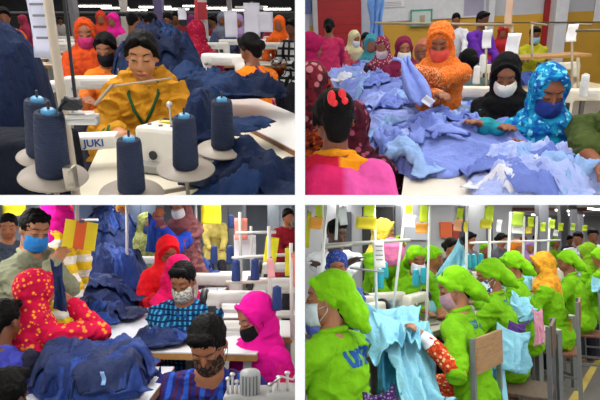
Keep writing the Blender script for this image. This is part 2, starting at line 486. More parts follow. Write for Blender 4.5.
    def garment(r, slv, hem, gl=0):
        m = MB()
        m.cap(nb-up*.05*s, nb-up*.045*s, .088*s+r, .08*s+r, 1.25, X)
        m.cap(nb-X*.03*s-up*.01*s, sh[-1]+X*.02, .052*s+r, .058*s+r); m.cap(nb+X*.03*s-up*.01*s, sh[1]-X*.02, .052*s+r, .058*s+r)
        m.cap(nb-up*.13*s, nb-up*.24*s, .112*s+r, .105*s+r, 1.38, X)
        m.cap(nb-up*.26*s, hip+up*.03*s, .108*s+r, .122*s+r, 1.3, X)
        m.cap(hj[-1], hj[1], .116*s+r)
        if not male: m.ell(nb-up*.19*s+fw*.055*s, (.12*s, .075*s+r, .07*s))
        for k in (-1, 1):
            S = sh[k]; E = el[k]; W = wr[k]
            if slv > 0:
                e = S.lerp(E, min(slv*2, 1)); m.cap(S, e, .060*s+r, .054*s+r)
            if slv > .5:
                e = E.lerp(W, (slv-.5)*2*.96); m.cap(E, e, .052*s+r, .040*s+r)
        if hem:
            if pose == 'sit':
                for k in (-1, 1): m.cap(hj[k], hj[k].lerp(kn[k], .55), .10*s+r, .09*s+r)
            else: m.cap(hip, hip-Vector((0, 0, .25 if male else .42))*s*(1 if hem is True else hem), .112*s+r, (.118 if male else .15)*s+r, 1.3, X)
        return m
    link('vest' if vest == 'only' else 'shirt', fuse(garment(0, sleeve, hem), max(vox*1.1, .0065), 3, wr_f(.03), 'shirt'), top, root)
    if vest is not None and vest != 'only':
        link('vest', fuse(garment(.009, 0.12, True), max(vox*1.1, .007), 3, wr_f(.012), 'vest'), vest, root)
    if shawl is not None:
        m = MB()
        m.cap(sh[-1]+X*.02*s+up*.01, sh[1]-X*.02*s+up*.01, .078*s)
        for k in (-1, 1):
            m.cap(sh[k], el[k], .084*s, .082*s); m.cap(el[k], el[k].lerp(wr[k], .35), .08*s, .07*s)
            m.cap(sh[k]*.75+nb*.25, nb-up*.3*s+fw*.07*s+X*k*.06*s, .088*s, .085*s)
        m.cap(nb-up*.13*s, nb-up*.3*s, .125*s, .135*s, 1.3, X)
        m.cap(nb-fw*.05*s, nb-fw*.05*s-up*.3*s, .10*s, .10*s, 1.6, X)
        link('shawl', fuse(m, max(vox*1.1, .007), 3, wr_f(.045), 'shawl'), shawl, root)
    # ---- trousers
    if legs:
        m = MB(); m.cap(hj[-1], hj[1], .108*s)
        for k in (-1, 1):
            m.cap(hj[k], kn[k], .092*s, .075*s); m.cap(kn[k], an[k]+Vector((0, 0, .02)), .074*s, .062*s)
        link('trousers', fuse(m, max(vox*1.3, .01), 3, wr_f(.012), 'trousers'), bottom, root)
    if collar is not None:
        m = MB()
        for k in (-1, 1):
            m.cap(nb-fw*.07*s+up*.045*s, nb+X*k*.075*s+up*.035*s, .017*s, n=8); m.cap(nb+X*k*.075*s+up*.035*s, nb+fw*.085*s+X*k*.02*s-up*.03*s, .016*s, .012*s, n=8)
        link('collar', fuse(m, .006, 2, name='collar'), collar, root)
    root['_t'] = 0
    PD[root.name] = dict(h=h, nb=nb, up=up, fw=fw, sh=sh, hip=hip, hR=hR, el=el, wr=wr, X=X)
    return root
PD = {}
# ------------------------------------------------------------------ cloth heaps
def heap(label, cx, cy, z, rx, ry, H, col, seed=1, rz=0, name='cloth_pile', cat='cloth', group=None, n=230, fold=.035, fs=12, drop=None, mat=None, kind=None, flat=.6, aniso=(1, 1), edge=.25, pieces=0, pmats=None, psize=.3, plabel=None):
    rs = seed*3.17
    u = np.linspace(0, 1, n//2)[:, None]; ph = np.linspace(0, 2*math.pi, n, endpoint=False)[None, :]
    U = np.repeat(u, n, 1)**.8; PH = np.repeat(ph, n//2, 0)
    rr = 1+edge*(2*fbm(np.stack([np.cos(PH).ravel()*1.3+rs, np.sin(PH).ravel()*1.3, 0*PH.ravel()+rs], 1), 3).reshape(PH.shape)-1)*2
    x = np.cos(PH)*U*rr*rx; y = np.sin(PH)*U*rr*ry
    P = np.stack([x.ravel()*fs*aniso[0], y.ravel()*fs*aniso[1], 0*x.ravel()+rs], 1)
    w = np.stack([fbm(P*.3+11, 2), fbm(P*.3+37, 2), 0*P[:, 0]], 1)*3
    an = 6*vnoise(P*np.array([.13, .13, 0])+rs+3)
    Q = np.stack([P[:, 0]*np.cos(an)+P[:, 1]*np.sin(an), (P[:, 1]*np.cos(an)-P[:, 0]*np.sin(an))*.2, P[:, 2]], 1)
    f = (.85*ridged(Q*.8+w*.5, 2)**1.3+.15*ridged(P*.9+w, 2)).reshape(x.shape)*1.25
    lump = fbm(P*.22+5, 2).reshape(x.shape)
    prof = np.clip(1-U**2.4, 0, 1)**flat
    Z = H*prof*(.45+1.0*lump)+fold*(f-.35)*np.clip((1-U)*6, .15, 1)*1.6
    Z = np.maximum(Z, .004+.008*f)
    x = x+fold*.5*(fbm(P*.7+3, 2).reshape(x.shape)-.5)*2; y = y+fold*.5*(fbm(P*.7+9, 2).reshape(x.shape)-.5)*2
    if drop is not None: Z = Z+drop(x, y)
    v = np.stack([x.ravel(), y.ravel(), Z.ravel()], 1); m = n//2
    fcs = []
    for i in range(m-1):
        for j in range(n):
            k = (j+1) % n; fcs.append((i*n+j, (i+1)*n+j, (i+1)*n+k, i*n+k))
    bot = v[(m-1)*n:].copy()
    if drop is None: bot[:, 2] = 0
    else: bot[:, 2] -= .01
    v = np.vstack([v, bot])
    for j in range(n):
        k = (j+1) % n; fcs.append(((m-1)*n+j, m*n+j, m*n+k, (m-1)*n+k))
    fcs.append(tuple(m*n+j for j in range(n)))
    mb = MB(); mb.add(v, fcs)
    ob = mb.build(name, mat or cloth(col), None, label=label, cat=cat, group=group, loc=(cx, cy, z+.003), rz=rz, kind=kind)
    if pieces:
        rg = np.random.RandomState(seed+100)
        ms = pmats or [mat or cloth(col)]
        bv = BVHTree.FromPolygons([Vector(q) for q in v], fcs)
        for k in range(int(pieces*1.8)):
            a = rg.rand()*6.283; q = rg.rand()**.5*.8; px_ = math.cos(a)*q*rx; py_ = math.sin(a)*q*ry
            L_ = psize*(.55+.75*rg.rand()); W_ = L_*(.28+.5*rg.rand()); th = rg.rand()*3.14
            m_, n_ = 34, 22; G_ = np.zeros((m_, n_, 3)); uu, vv = np.meshgrid(np.linspace(-1, 1, m_), np.linspace(-1, 1, n_), indexing='ij')
            sd = rg.rand()*90
            ed = fbm(np.stack([uu.ravel()*1.5+sd, vv.ravel()*1.5, 0*uu.ravel()], 1), 2).reshape(uu.shape)
            ed2 = fbm(np.stack([uu.ravel()*1.5+sd+40, vv.ravel()*1.5, 0*uu.ravel()], 1), 2).reshape(uu.shape)
            X_ = uu*L_/2*(1+.5*(ed-.5)*2); Y_ = vv*W_/2*(1+.7*(ed2-.5)*2)+.12*L_*np.sin(uu*2+sd)
            XX = px_+X_*math.cos(th)-Y_*math.sin(th); YY = py_+X_*math.sin(th)+Y_*math.cos(th)
            FF = ridged(np.stack([uu.ravel()*.8+ed.ravel()*2+sd, vv.ravel()*2.4+ed2.ravel()*2, 0*uu.ravel()+sd], 1), 2).reshape(uu.shape)
            for i in range(m_):
                for j in range(n_):
                    hh = bv.ray_cast(Vector((XX[i, j], YY[i, j], 3)), Vector((0, 0, -1)))[0]
                    zz = hh.z if hh is not None else 0.0
                    e_ = 1-max(abs(uu[i, j]), abs(vv[i, j]))
                    G_[i, j] = (XX[i, j], YY[i, j], zz+.007+.002*k+fold*.95*FF[i, j]*(.35+.65*min(1, e_*3))+.012*ed[i, j])
            o_ = G_.reshape(-1, 3).mean(0); mb2 = MB(); mb2.sheet(G_-o_, .004)
            lp = Matrix.Rotation(rz, 3, 'Z') @ Vector(o_)
            mb2.build('garment', ms[k % len(ms)], None, label=plabel or 'loose garment lying on the heap', cat='garment', group=plabel or 'loose garments', loc=(cx+lp.x, cy+lp.y, z+.003+lp.z), rz=rz)
    return ob
def pheap(label, px, py, z, wpx, hpx, H, col, **k):
    """heap centred at a pixel on height z, wpx wide and hpx deep in the picture"""
    c = ROOM.z(px, py, z); a = ROOM.z(px-wpx/2, py, z); b = ROOM.z(px+wpx/2, py, z)
    f = ROOM.z(px, py-hpx/2, z); g = ROOM.z(px, py+hpx/2, z)
    return heap(label, c.x, (f.y+g.y)/2, z, (b-a).length/2, (f-g).length/2, H, col, **k)

def decal(word, size, mat, root, part, origin, dirv, upv, name='lettering', bold=.001, off=.002):
    """lettering laid onto a garment: projected from origin along dirv"""
    me = None
    for c in root.children:
        if c.name.split('.')[0] == part: me = c.data; pt = c
    bv = BVHTree.FromPolygons([v.co for v in me.vertices], [p.vertices for p in me.polygons])
    cu = bpy.data.curves.new('t', 'FONT'); cu.body = word; cu.size = size; cu.align_x = 'CENTER'; cu.align_y = 'CENTER'; cu.offset = bold
    o = bpy.data.objects.new('t', cu); COL.objects.link(o); dg = bpy.context.evaluated_depsgraph_get(); dg.update()
    tm = bpy.data.meshes.new_from_object(o.evaluated_get(dg), depsgraph=dg); bpy.data.objects.remove(o)
    bm = bmesh.new(); bm.from_mesh(tm); bmesh.ops.triangulate(bm, faces=bm.faces[:])
    bmesh.ops.subdivide_edges(bm, edges=[e for e in bm.edges if e.calc_length() > size*.12], cuts=3, use_grid_fill=True)
    d = Vector(dirv).normalized(); u = Vector(upv); x = d.cross(u).normalized(); u = x.cross(d)
    miss = []
    for v in bm.verts:
        q = Vector(origin)+x*v.co.x+u*v.co.y; r = bv.ray_cast(q, d)
        if r[0] is None: miss.append(v)
        else: v.co = r[0]-d*off
    bmesh.ops.delete(bm, geom=miss, context='VERTS')
    bm.to_mesh(tm); bm.free()
    return link(name, tm, mat, pt)
# ------------------------------------------------------------------ props
WHITE = '#e4e2dc'
def cone_proto(col='#0f1a33', col2='#172542', core='#5aa7d6', r=.040, h=.165):
    t = thing('thread_cone', 'x', 'thread cone')
    m = MB(); m.lathe([(r*.9, 0), (r, .006), (r*1.0, h*.12), (r*.86, h*.92), (r*.80, h*.985), (r*.6, h), (r*.45, h*.97)], n=28)
    m.build('thread', M(col, rough=.75, var=.05, pat='wrap', col2=col2, psc=18, bump=.4, bscale=60, stretch=(1, 1, 3)), t)
    m = MB(); m.lathe([(r*.42, h*.9), (r*.42, h*1.03), (r*.34, h*1.05), (r*.2, h*1.05)], n=18); m.build('core', M(core, rough=.35, bump=0), t)
    return t
def cone(proto, loc, label, group=None, rot=None, first=[]):
    if proto.name in first: return dup(proto, loc, 0, label, group, rot)
    first.append(proto.name)
    proto.matrix_world = ROOM.M @ Matrix.Translation(loc) @ (rot if rot is not None else Matrix()); proto['_q'] = ROOM.q
    proto['label'] = label
    if group: proto['group'] = group
    return proto
def sewing_machine(label, loc, rz, group=None, s=1.0, word=None, col=WHITE, name='sewing_machine'):
    t = thing(name, label, 'sewing machine', loc, rz, group)
    P = paint(col, .35, .08); D = paint('#2b2c2e', .4); C = metal('#a8a9aa', .3)
    m = MB(); m.box((0, 0, .012*s), (.50*s, .18*s, .024*s), bevel=.005*s); m.build('bed', P, t)
    m = MB()
    m.box((.175*s, 0, .12*s), (.11*s, .11*s, .20*s), bevel=.02*s)
    m.box((.0, 0, .235*s), (.44*s, .10*s, .09*s), bevel=.022*s)
    m.box((-.185*s, 0, .18*s), (.085*s, .095*s, .15*s), bevel=.018*s)
    ao = link('arm', fuse(m, .008, 2, name='arm'), P, t)
    m = MB(); m.box((.0, -.052*s, .235*s), (.2*s, .004*s, .03*s)); m.box((.02, .052*s, .235*s), (.12*s, .004*s, .022*s)); m.build('name_plate', paint('#c9c9c6'), ao)
    m = MB(); m.cyl((.225*s, 0, .235*s), (.262*s, 0, .235*s), .062*s, .062*s, 24); m.cyl((.262*s, 0, .235*s), (.275*s, 0, .235*s), .035*s, .03*s, 18); m.build('handwheel', D, ao)
    m = MB(); m.cyl((-.19*s, 0, .03*s), (-.19*s, 0, .12*s), .004*s, n=8); m.build('needle_bar', C, t)
    m = MB(); m.box((-.19*s, -.008*s, .028*s), (.02*s, .035*s, .008*s), bevel=.002); m.cyl((-.19*s, -.012*s, .03*s), (-.19*s, -.012*s, .11*s), .003*s, n=8); m.build('presser_foot', C, t)
    m = MB(); m.cyl((-.15*s, -.05*s, .2*s), (-.15*s, -.075*s, .2*s), .014*s, .010*s, 14); m.build('tension_dial', C, ao)
    m = MB(); m.cyl((.15*s, 0, .27*s), (.15*s, 0, .33*s), .003*s, n=6); m.build('thread_pin', C, ao)
    m = MB(); m.box((.175*s, .062*s, .13*s), (.06*s, .03*s, .10*s), bevel=.008*s); m.build('belt_cover', D, t)
    if word: text(word, .032*s, paint('#1d3f7a'), t, Matrix.Translation((.0, -.056*s, .235*s)) @ Matrix.Rotation(R(90), 4, 'X'), bold=.0008)
    return t
def table_px(label, pix, z, group=None, top='#e9e4d8', edge='#b98a4e', th=.035, name='sewing_table', cat='table', legs=True, legcol='#8d8f8c', frame=True):
    P = [ROOM.z(x, y, z) for x, y in pix]
    c = sum(P, Vector())/len(P); t = thing(name, label, cat, (c.x, c.y, 0), 0, group)
    q = [(p.x-c.x, p.y-c.y) for p in P]
    m = MB(); m.poly(q, z-.006, z); m.build('tabletop', M(top, rough=.35, var=.04, scale=3, bump=.02), t)
    m = MB(); m.poly([(x*.999, y*.999) for x, y in q], z-th, z-.006); m.build('edge_band', M(edge, rough=.5, var=.2, scale=12, bump=.05), t)
    if legs:
        for x, y in q:
            k = .9; m = MB(); m.box((x*k, y*k, (z-th)/2), (.045, .045, z-th), bevel=.004); m.build('leg', paint(legcol), t)
    return t
def table_box(label, cx, cy, w, dpt, z, rz=0, top='#e6e0d2', edge='#b98a4e', legcol='#8d8f8c', group=None, name='sewing_table'):
    t = thing(name, label, 'table', (cx, cy, 0), rz, group)
    m = MB(); m.box((0, 0, z-.004), (w, dpt, .008), bevel=.002); m.build('tabletop', M(top, rough=.35, var=.04, scale=3, bump=.02), t)
    m = MB(); m.box((0, 0, z-.023), (w*.998, dpt*.998, .030)); m.build('edge_band', M(edge, rough=.5, var=.2, scale=12, bump=.05), t)
    for a in (-1, 1):
        for b in (-1, 1):
            m = MB(); m.box((a*w*.44, b*dpt*.42, (z-.038)/2), (.04, .04, z-.038), bevel=.004); m.build('leg', paint(legcol), t)
        m = MB(); m.box((a*w*.44, 0, .12), (.03, dpt*.84, .03), bevel=.003); m.build('foot_rail', paint(legcol), t)
    return t
def rod(label, p0, p1, r, col='#b9b3a6', name='steel_rod', cat='rod', group=None, mat=None, r1=None):
    p0 = Vector(p0); p1 = Vector(p1)
    if 'pole' in name and abs(p1.z-p0.z) > .3:      # poles stand on the table below
        if p0.z < p1.z: p0, p1 = p1, p0
        if p1.z > .8: p1 = p0.lerp(p1, (p0.z-.78)/(p0.z-p1.z))
    m = MB(); m.cyl((0, 0, 0), p1-p0, r, r1, 12)
    return m.build(name, mat or paint(col), None, label=label, cat=cat, group=group, loc=p0)
def card(label, px, py, dist, wpx, hpx, col, name='hanging_card', group=None, tilt=0, cat='card', yaw=0, lines=False, clip=True):
    """hanging card: width and height given in pixels at its distance"""
    c = ROOM.d(px, py, dist); w = wpx*dist/FPX; h = hpx*dist/FPX
    t = thing(name, label, cat, (c.x, c.y, c.z), R(yaw), group)
    g = np.zeros((7, 7, 3))
    for i in range(7):
        for j in range(7):
            a = (i/6-.5)*w; b = (j/6-.5)*h; q = R(tilt)
            g[i, j] = (a*math.cos(q)-b*math.sin(q), .012*math.sin(i*.9+px)*w*2+.01*math.sin(j*.8), a*math.sin(q)+b*math.cos(q))
    m = MB(); m.sheet(g, .0015); so = m.build('sheet', M(col, rough=.6, var=.04, bump=.05), t)
    if lines:
        m = MB()
        for k in range(4): m.box((0, -.012, h*(.28-.16*k)), (w*(.7-.1*(k % 2)), .002, h*.035))
        m.build('writing', M('#6a6c74', bump=0, var=0), so)
    if clip:
        m = MB(); m.box((0, 0, h/2), (w*.12+.008, .012, h*.05+.008), bevel=.001); m.build('clip', metal('#77787a'), t)
    return t
def tube_light(label, p0, p1, w=.05, group=None, strength=8):
    p0 = Vector(p0); p1 = Vector(p1); c = (p0+p1)/2
    t = thing('tube_light', label, 'ceiling light', c, 0, group)
    m = MB(); m.bar(p0-c+Vector((0, 0, w*.7)), p1-c+Vector((0, 0, w*.7)), w*2, w*.8, bevel=.004); m.build('housing', paint('#d8d8d4'), t)
    m = MB(); m.cyl(p0-c, p1-c, w*.5, n=10); m.build('tube', M('#fffaf0', emit=strength, bump=0, var=0), t)
    return t
def area(name, loc, size, power, col=(1, .97, .93), rot=None, world=False):
    l = bpy.data.lights.new(name, 'AREA'); l.shape = 'RECTANGLE'; l.size, l.size_y = size; l.energy = power; l.color = col
    o = bpy.data.objects.new(name, l); COL.objects.link(o)
    L = Matrix.Translation(loc) @ (rot or Matrix())
    o.matrix_world = L if world else ROOM.M @ L
    return o
def struct(name, mb, mat, **k):
    return mb.build(name, mat, None, kind='structure', **k)
def shell(x0, x1, y0, y1, H, floor, wall, ceil, sides=(1, 1), nm=''):
    m = MB(); m.box(((x0+x1)/2, (y0+y1)/2, -.05), (x1-x0, y1-y0, .1)); struct('floor', m, floor)
    if ceil: m = MB(); m.box(((x0+x1)/2, (y0+y1)/2, H+.05), (x1-x0, y1-y0, .1)); struct('ceiling', m, ceil)
    m = MB(); m.box(((x0+x1)/2, y1+.05, H/2), (x1-x0, .1, H)); struct('wall_back', m, wall)
    if sides[0]: m = MB(); m.box((x0-.05, (y0+y1)/2, H/2), (.1, y1-y0, H)); struct('wall_left', m, wall)
    if sides[1]: m = MB(); m.box((x1+.05, (y0+y1)/2, H/2), (.1, y1-y0, H)); struct('wall_right', m, wall)
def drape(label, A, B, C, D, mat, name='cloth_sheet', cat='cloth', folds=4, amp=.03, sag=.03, n=(40, 40), seed=0, th=.005, group=None, rag=.03, parent=None):
    """hanging cloth between four room points: A B along the top, C D along the bottom"""
    A, B, C, D = map(Vector, (A, B, C, D)); g = np.zeros((n[0], n[1], 3))
    nr = (B-A).cross(C-A).normalized()
    if nr.y > 0: nr = -nr
    U, V = np.meshgrid(np.linspace(0, 1, n[0]), np.linspace(0, 1, n[1]), indexing='ij')
    N = fbm(np.stack([U.ravel()*folds*1.1+seed, V.ravel()*1.6+seed, 0*U.ravel()], 1), 3).reshape(U.shape)
    F = ridged(np.stack([U.ravel()*folds+N.ravel()*1.5+seed, V.ravel()*1.3+N.ravel(), 0*U.ravel()+seed], 1), 2).reshape(U.shape)
    for i in range(n[0]):
        for j in range(n[1]):
            u = U[i, j]; v = V[i, j]; p = A.lerp(B, u).lerp(C.lerp(D, u), v)+nr*(amp*(F[i, j]-.4)*2.2*(.3+v))+Vector((0, 0, -sag*math.sin(u*math.pi)*(1-v)))
            p += (B-A).normalized()*rag*(N[i, j]-.5)*2; p.z += rag*(F[i, j]-.5)*v
            g[i, j] = p
    o = A.copy() if parent is None else Vector()
    m = MB(); m.sheet(g-np.array(o), th)
    return m.build(name, mat, parent, label=label, cat=cat, group=group, loc=o) if parent is None else m.build(name, mat, parent)
def chair(label, loc, rz, group=None, wood='#a8835c', frame='#6f7272'):
    t = thing('work_chair', label, 'chair', loc, rz, group)
    F = paint(frame, .4)
    m = MB(); m.box((0, 0, .45), (.38, .36, .02), bevel=.006); m.build('seat', M(wood, rough=.5, var=.2, scale=10, stretch=(1, 6, 1)), t)
    m = MB(); m.box((0, -.19, .79), (.36, .018, .19), bevel=.006); m.build('backrest', M(wood, rough=.5, var=.2, scale=10, stretch=(1, 1, 6)), t)
    for k in (-1, 1):
        m = MB(); m.box((k*.18, -.175, .44), (.026, .026, .88), bevel=.003); m.build('rear_leg', F, t)
        m = MB(); m.box((k*.18, .165, .22), (.026, .026, .44), bevel=.003); m.build('front_leg', F, t)
        m = MB(); m.box((k*.18, 0, .18), (.016, .32, .018)); m.build('stretcher', F, t)
    return t
# ================================================================== ROOM 1: navy sewing line, mustard shawl (upper left)
r1 = Room('upper_left', 1.35, 20, (-1, 1)); use(r1)
NAVY = '#102040'
shell(-17, 0, .9, 27, 3.0, M('#6d665c', rough=.5, var=.1, scale=2), M('#4a4a50', rough=.8, var=.2, scale=1.5), paint('#77777a'), (1, 0))
T1 = .79
# tables
table_px('cream sewing table top nearest the mustard shawl woman', [(60, 230), (98, 150), (140, 143), (175, 133), (215, 110), (330, 172), (330, 260)], T1, top='#d6ceb8')
table_px('long pale table with worn edge behind the cream one at right', [(192, 97), (232, 88), (330, 128), (330, 168)], T1+.03, top='#d5d3cf', edge='#8b5a40')
table_px('wooden table edge holding the navy garments at far left', [(-60, 170), (-60, 140), (38, 122), (46, 134)], T1, top='#c9c2b4')
table_px('pale table under the two far women in the middle', [(60, 74), (140, 74), (150, 62), (70, 60)], .80, top='#cfc8b8')
# people
mustard = cloth('#b9801e', var=.12)
p_main = person('woman in a mustard shawl with dark centre-parted hair looking down at her sewing machine', 142, 56, 2.6, face=-82, body=-88, pitch=20, roll=-4, lean=8,
       skin='#b07850', top=cloth('#c08a22', pat='floral', col2='#b98423', col3='#2c5b2c', psc=14), shawl=mustard, hands='table', reach=.26, bun=False, s=1.06)
d = PD[p_main.name]
m = MB()
for k in (-1, 1): m.tube([d['nb']+d['X']*k*.06+d['up']*.05-d['fw']*.0, d['nb']+d['X']*k*.075+d['fw']*.085, d['nb']+d['X']*k*.045+d['fw']*.13-d['up']*.07, d['nb']+d['fw']*.15-d['up']*.15], .0075, 8)
m.build('neck_trim', cloth('#1f4d2c'), p_main)
person('woman in an orange headscarf and magenta face mask at left behind the black-masked woman', 85, 34, 4.3, face=-70, pitch=15, top=cloth('#c4571c'), head='longhood', scarf=cloth('#c2481b', pat='floral', col2='#a83a18', psc=12), mask=cloth('#a22a5c'), skin='#7d4b30')
person('bare-headed woman in a black face mask and orange vest at a white machine', 106, 49, 3.75, face=-88, pitch=24, top=cloth('#c76a2a'), vest=cloth('#e0761f'), mask=cloth('#17171c'), skin='#8d5a3e')
person('woman in a maroon headscarf and orange vest seen from behind in the middle', 197, 34, 4.9, face=95, pitch=15, head='hood', scarf=cloth('#8e1230', pat='dots', col2='#b43a55', psc=40), top=cloth('#7a1c34'), vest=cloth('#ef8418'))
person('black-haired woman in an orange vest with magenta printed sleeves seen from behind at right', 250, 49, 3.9, face=140, body=125, pitch=25, top=cloth('#8d1f6a', pat='floral', col2='#5b1550', col3='#d0a0c0', psc=30), vest=cloth('#ee8017'), skin='#7d4d35', bun=True)
person('person in an orange shirt at the far left edge of the hall', 4, 17, 6.5, face=-60, top=cloth('#cf5f26'), skin='#7d4b30')
person('far worker in a bright magenta headscarf left of the grey-shirted man', 113, 21, 8.0, face=-100, head='hood', scarf=cloth('#d0208a'), top=cloth('#d0208a'))
person('far worker in an orange-red headscarf beside the magenta-scarfed one', 101, 19, 8.5, face=-80, head='hood', scarf=cloth('#c03a28'), top=cloth('#b03a60'))
person('far man in a light grey shirt seen from behind', 133, 22, 6.6, face=85, male=True, head='short', top=cloth('#9b9a9c'), pose='sit')
person('far man in a white shirt looking left beside the navy heap', 150, 23, 6.2, face=170, body=150, male=True, head='short', top=cloth('#d8dadd'), skin='#6d412b')
person('far worker in a lilac scarf standing by the hanging papers', 239, 22, 9.0, face=-90, head='hood', scarf=cloth('#a58ac0'), top=cloth('#5b5078'), pose='stand')
person('far worker in a bright orange headscarf at the right edge', 279, 25, 7.5, face=-100, head='hood', scarf=cloth('#e8641d'), top=cloth('#c4561c'))
person('worker in a black and white checked top at the right edge', 292, 28, 6.6, face=-120, top=cloth('#d5d5d5', pat='check', col2='#222326', psc=70), skin='#6d412b')
person('far worker in a dark red top between the red columns', 176, 18, 9.5, face=-90, top=cloth('#7c2a2f'), skin='#6d412b')
person('far worker in a pale yellow top left of the maroon headscarf', 168, 20, 8.6, face=-100, top=cloth('#b9ae84'), skin='#6d412b')
person('far worker in a dark blue top right of the red column', 222, 20, 8.8, face=-90, top=cloth('#3d4a6b'), skin='#6d412b', head='hood', scarf=cloth('#6a6f80'))
# navy garments
g1 = 'heaps of navy garments beside the sewing line'
for a in [('crumpled navy garment heap filling the far left table', 8, 118, .79, 150, 70, .42, 3, 1.6),
          ]:
    pass
def nheap(label, px, py, z, w, h, H, seed, **k):
    return pheap(label, px, py, z, w, h, H, NAVY, seed=seed, group=g1, mat=cloth(NAVY, rough=.75, var=.1, spec=.15), **k)
def nheap_d(label, px, py_base, dist, w, dep, H, seed, col=NAVY, **k):
    b = ROOM.d(px, py_base, dist); W = w*dist/FPX
    k.setdefault('mat', cloth(col, rough=.75, var=.1, spec=.15)); k.setdefault('group', g1)
    if k.get('pieces', 0) == 0: k['pieces'] = max(3, int(W*dep*14))
    k['pmats'] = [cloth(c, rough=.75, var=.1, spec=.15) for c in ('#102040', '#172d54', '#0c1834')]; k['plabel'] = 'loose navy garment on the '+' '.join(label.split()[:9])  # darker and lighter navy copies put shading contrast into the cloth colour
    k.setdefault('psize', .34)
    return heap(label, b.x, dist, b.z, W/2, dep/2, H, col, seed=seed, **k)
nheap_d('tall heap of crumpled navy garments at the left edge', -2, 130, 2.5, 95, .9, .50, 3, flat=.35, fold=.06)
nheap_d('navy garment layer at the foot of the left heap', 10, 134, 2.5, 80, .35, .16, 8, fold=.05)
nheap_d('navy garments heaped behind the woman in mustard', 160, 74, 3.7, 72, .8, .27, 5, fold=.05)
nheap_d('navy garments piled up to the right of the mustard shawl', 200, 88, 3.15, 84, .42, .05, 6, fold=.045)
nheap_d('navy trouser leg stretched along the pale table', 232, 96, 2.95, 90, .30, .07, 9, fold=.035, rz=-.15)
nheap_d('small navy garment hanging beside the woman at her right hand', 207, 136, 2.15, 34, .4, .16, 12, fold=.05)
nheap_d('navy garment lying on the cream table beside the cones at lower right', 246, 188, 1.62, 72, .30, .06, 15, fold=.05)
b = ROOM.z(12, 155, .0)
m = MB(); m.box((0, 0, 0), (.62, .28, .34), bevel=.03); 
o = link('fabric_bin', fuse(m, .012, 2, lambda c: .012*fbm(c*9), 'fabric_bin'), cloth('#0f1420'), None, label='black cloth-lined bin under the left table', cat='bin', loc=ROOM.d(-14, 180, 1.75))
# measuring strip
a = ROOM.z(-8, 140, .81); b2 = ROOM.z(36, 131, .81)
t = thing('measuring_tape', 'orange and white printed tape lying on the left table edge', 'tape', a)
m = MB(); m.bar((0, 0, 0), b2-a, .034, .004); m.build('strip', M('#e8782c', rough=.5), t)
for k in range(5):
    q = (b2-a)*(.12+.19*k); m = MB(); m.box(q+Vector((0, 0, .003)), (.028, .012, .002)); m.build('mark', M('#efe6dc'), t)
# thread stand: near pole, arms, discs
st = thing('thread_stand', 'tall cream steel thread stand with clamp at the left, nearest the camera', 'thread stand', ROOM.d(70, 300, 1.3))
base = ROOM.d(70, 300, 1.3); IV = lambda p: Vector(p)-base
SP = M('#b7a893', rough=.4, var=.08, bump=.05)
m = MB(); m.cyl(IV(ROOM.d(46, -12, 1.34)), IV(ROOM.d(79, 215, 1.22)), .0115, n=16); m.build('pole', SP, st)
m = MB(); m.bar(IV(ROOM.d(63, -10, 1.30)), IV(ROOM.d(76, 104, 1.24)), .008, .008, bevel=.002); m.build('black_arm', paint('#121214'), st)
m = MB(); m.box(IV(ROOM.d(83, 119, 1.2)), (.075, .03, .026), bevel=.006); m.cyl(IV(ROOM.d(66, 118, 1.18)), IV(ROOM.d(96, 116, 1.18)), .007); m.build('clamp', metal('#b9b6b0'), st)
m = MB(); m.box(IV(ROOM.d(72, 104, 1.2)), (.045, .03, .03), bevel=.01); m.tube([IV(ROOM.d(60, 110, 1.2)), IV(ROOM.d(66, 98, 1.18)), IV(ROOM.d(82, 108, 1.18))], .006, 8); m.build('knob', paint('#141416'), st)
m = MB(); m.box(IV(ROOM.d(71, 178, 1.17)), (.024, .03, .06), bevel=.004); m.cyl(IV(ROOM.d(70, 174, 1.14)), IV(ROOM.d(70, 174, 1.16)), .006); m.cyl(IV(ROOM.d(71, 187, 1.14)), IV(ROOM.d(71, 187, 1.16)), .006); m.build('lower_clamp', metal('#a59c8c'), st)
DISC = M('#9c9184', rough=.45, var=.06, bump=.05)
cp = cone_proto()
CN = [(42, 158, 1.42, 'front-left thread cone', 24, 'navy thread cone farthest left, half hidden behind its neighbour'),
      (54, 178, 1.22, '', 34, 'navy thread cone beside the near steel pole'),
      (132, 194, 1.42, '', 33, 'navy thread cone in the bottom centre, cut by the lower edge'),
      (186, 170, 1.52, '', 30, 'navy thread cone in front of the machine with a yellow sticker'),
      (223, 150, 1.68, '', 27, 'navy thread cone farthest right, standing over the loose navy cloth')]
for px, py, dd, _, rr, lab in CN:
    c = ROOM.d(px, py, dd); q = c-base; tilt = Matrix.Rotation((300-px)/1500, 4, 'Y') @ Matrix.Rotation(R(9), 4, 'X')
    m = MB(); prof = [(.006, .006), (rr*dd/FPX*.5, .004), (rr*dd/FPX*.96, .0), (rr*dd/FPX, .004), (rr*dd/FPX*.97, .008), (.006, .012)]
    m.lathe(prof, q, 36, tilt); m.build('disc', DISC, st)
    m = MB(); m.cyl(q, q+tilt.to_3x3() @ Vector((0, 0, .205)), .0035, n=8); m.build('spindle', paint('#1d1d20'), st)
    m = MB(); m.cyl(q-Vector((0, 0, .01)), q-Vector((0, 0, .11)), .007, n=8); m.build('disc_post', SP, st)
    cone(cp, c+tilt.to_3x3() @ Vector((0, 0, .0125)), lab, 'navy thread cones on the stand', tilt)
    if len(PD) < 0: pass
m = MB(); m.bar(ROOM.d(53, 192, 1.24)-base+Vector((0, 0, -.05)), ROOM.d(224, 168, 1.68)-base+Vector((0, 0, -.05)), .014, .014, bevel=.002); m.build('cross_bar', SP, st)
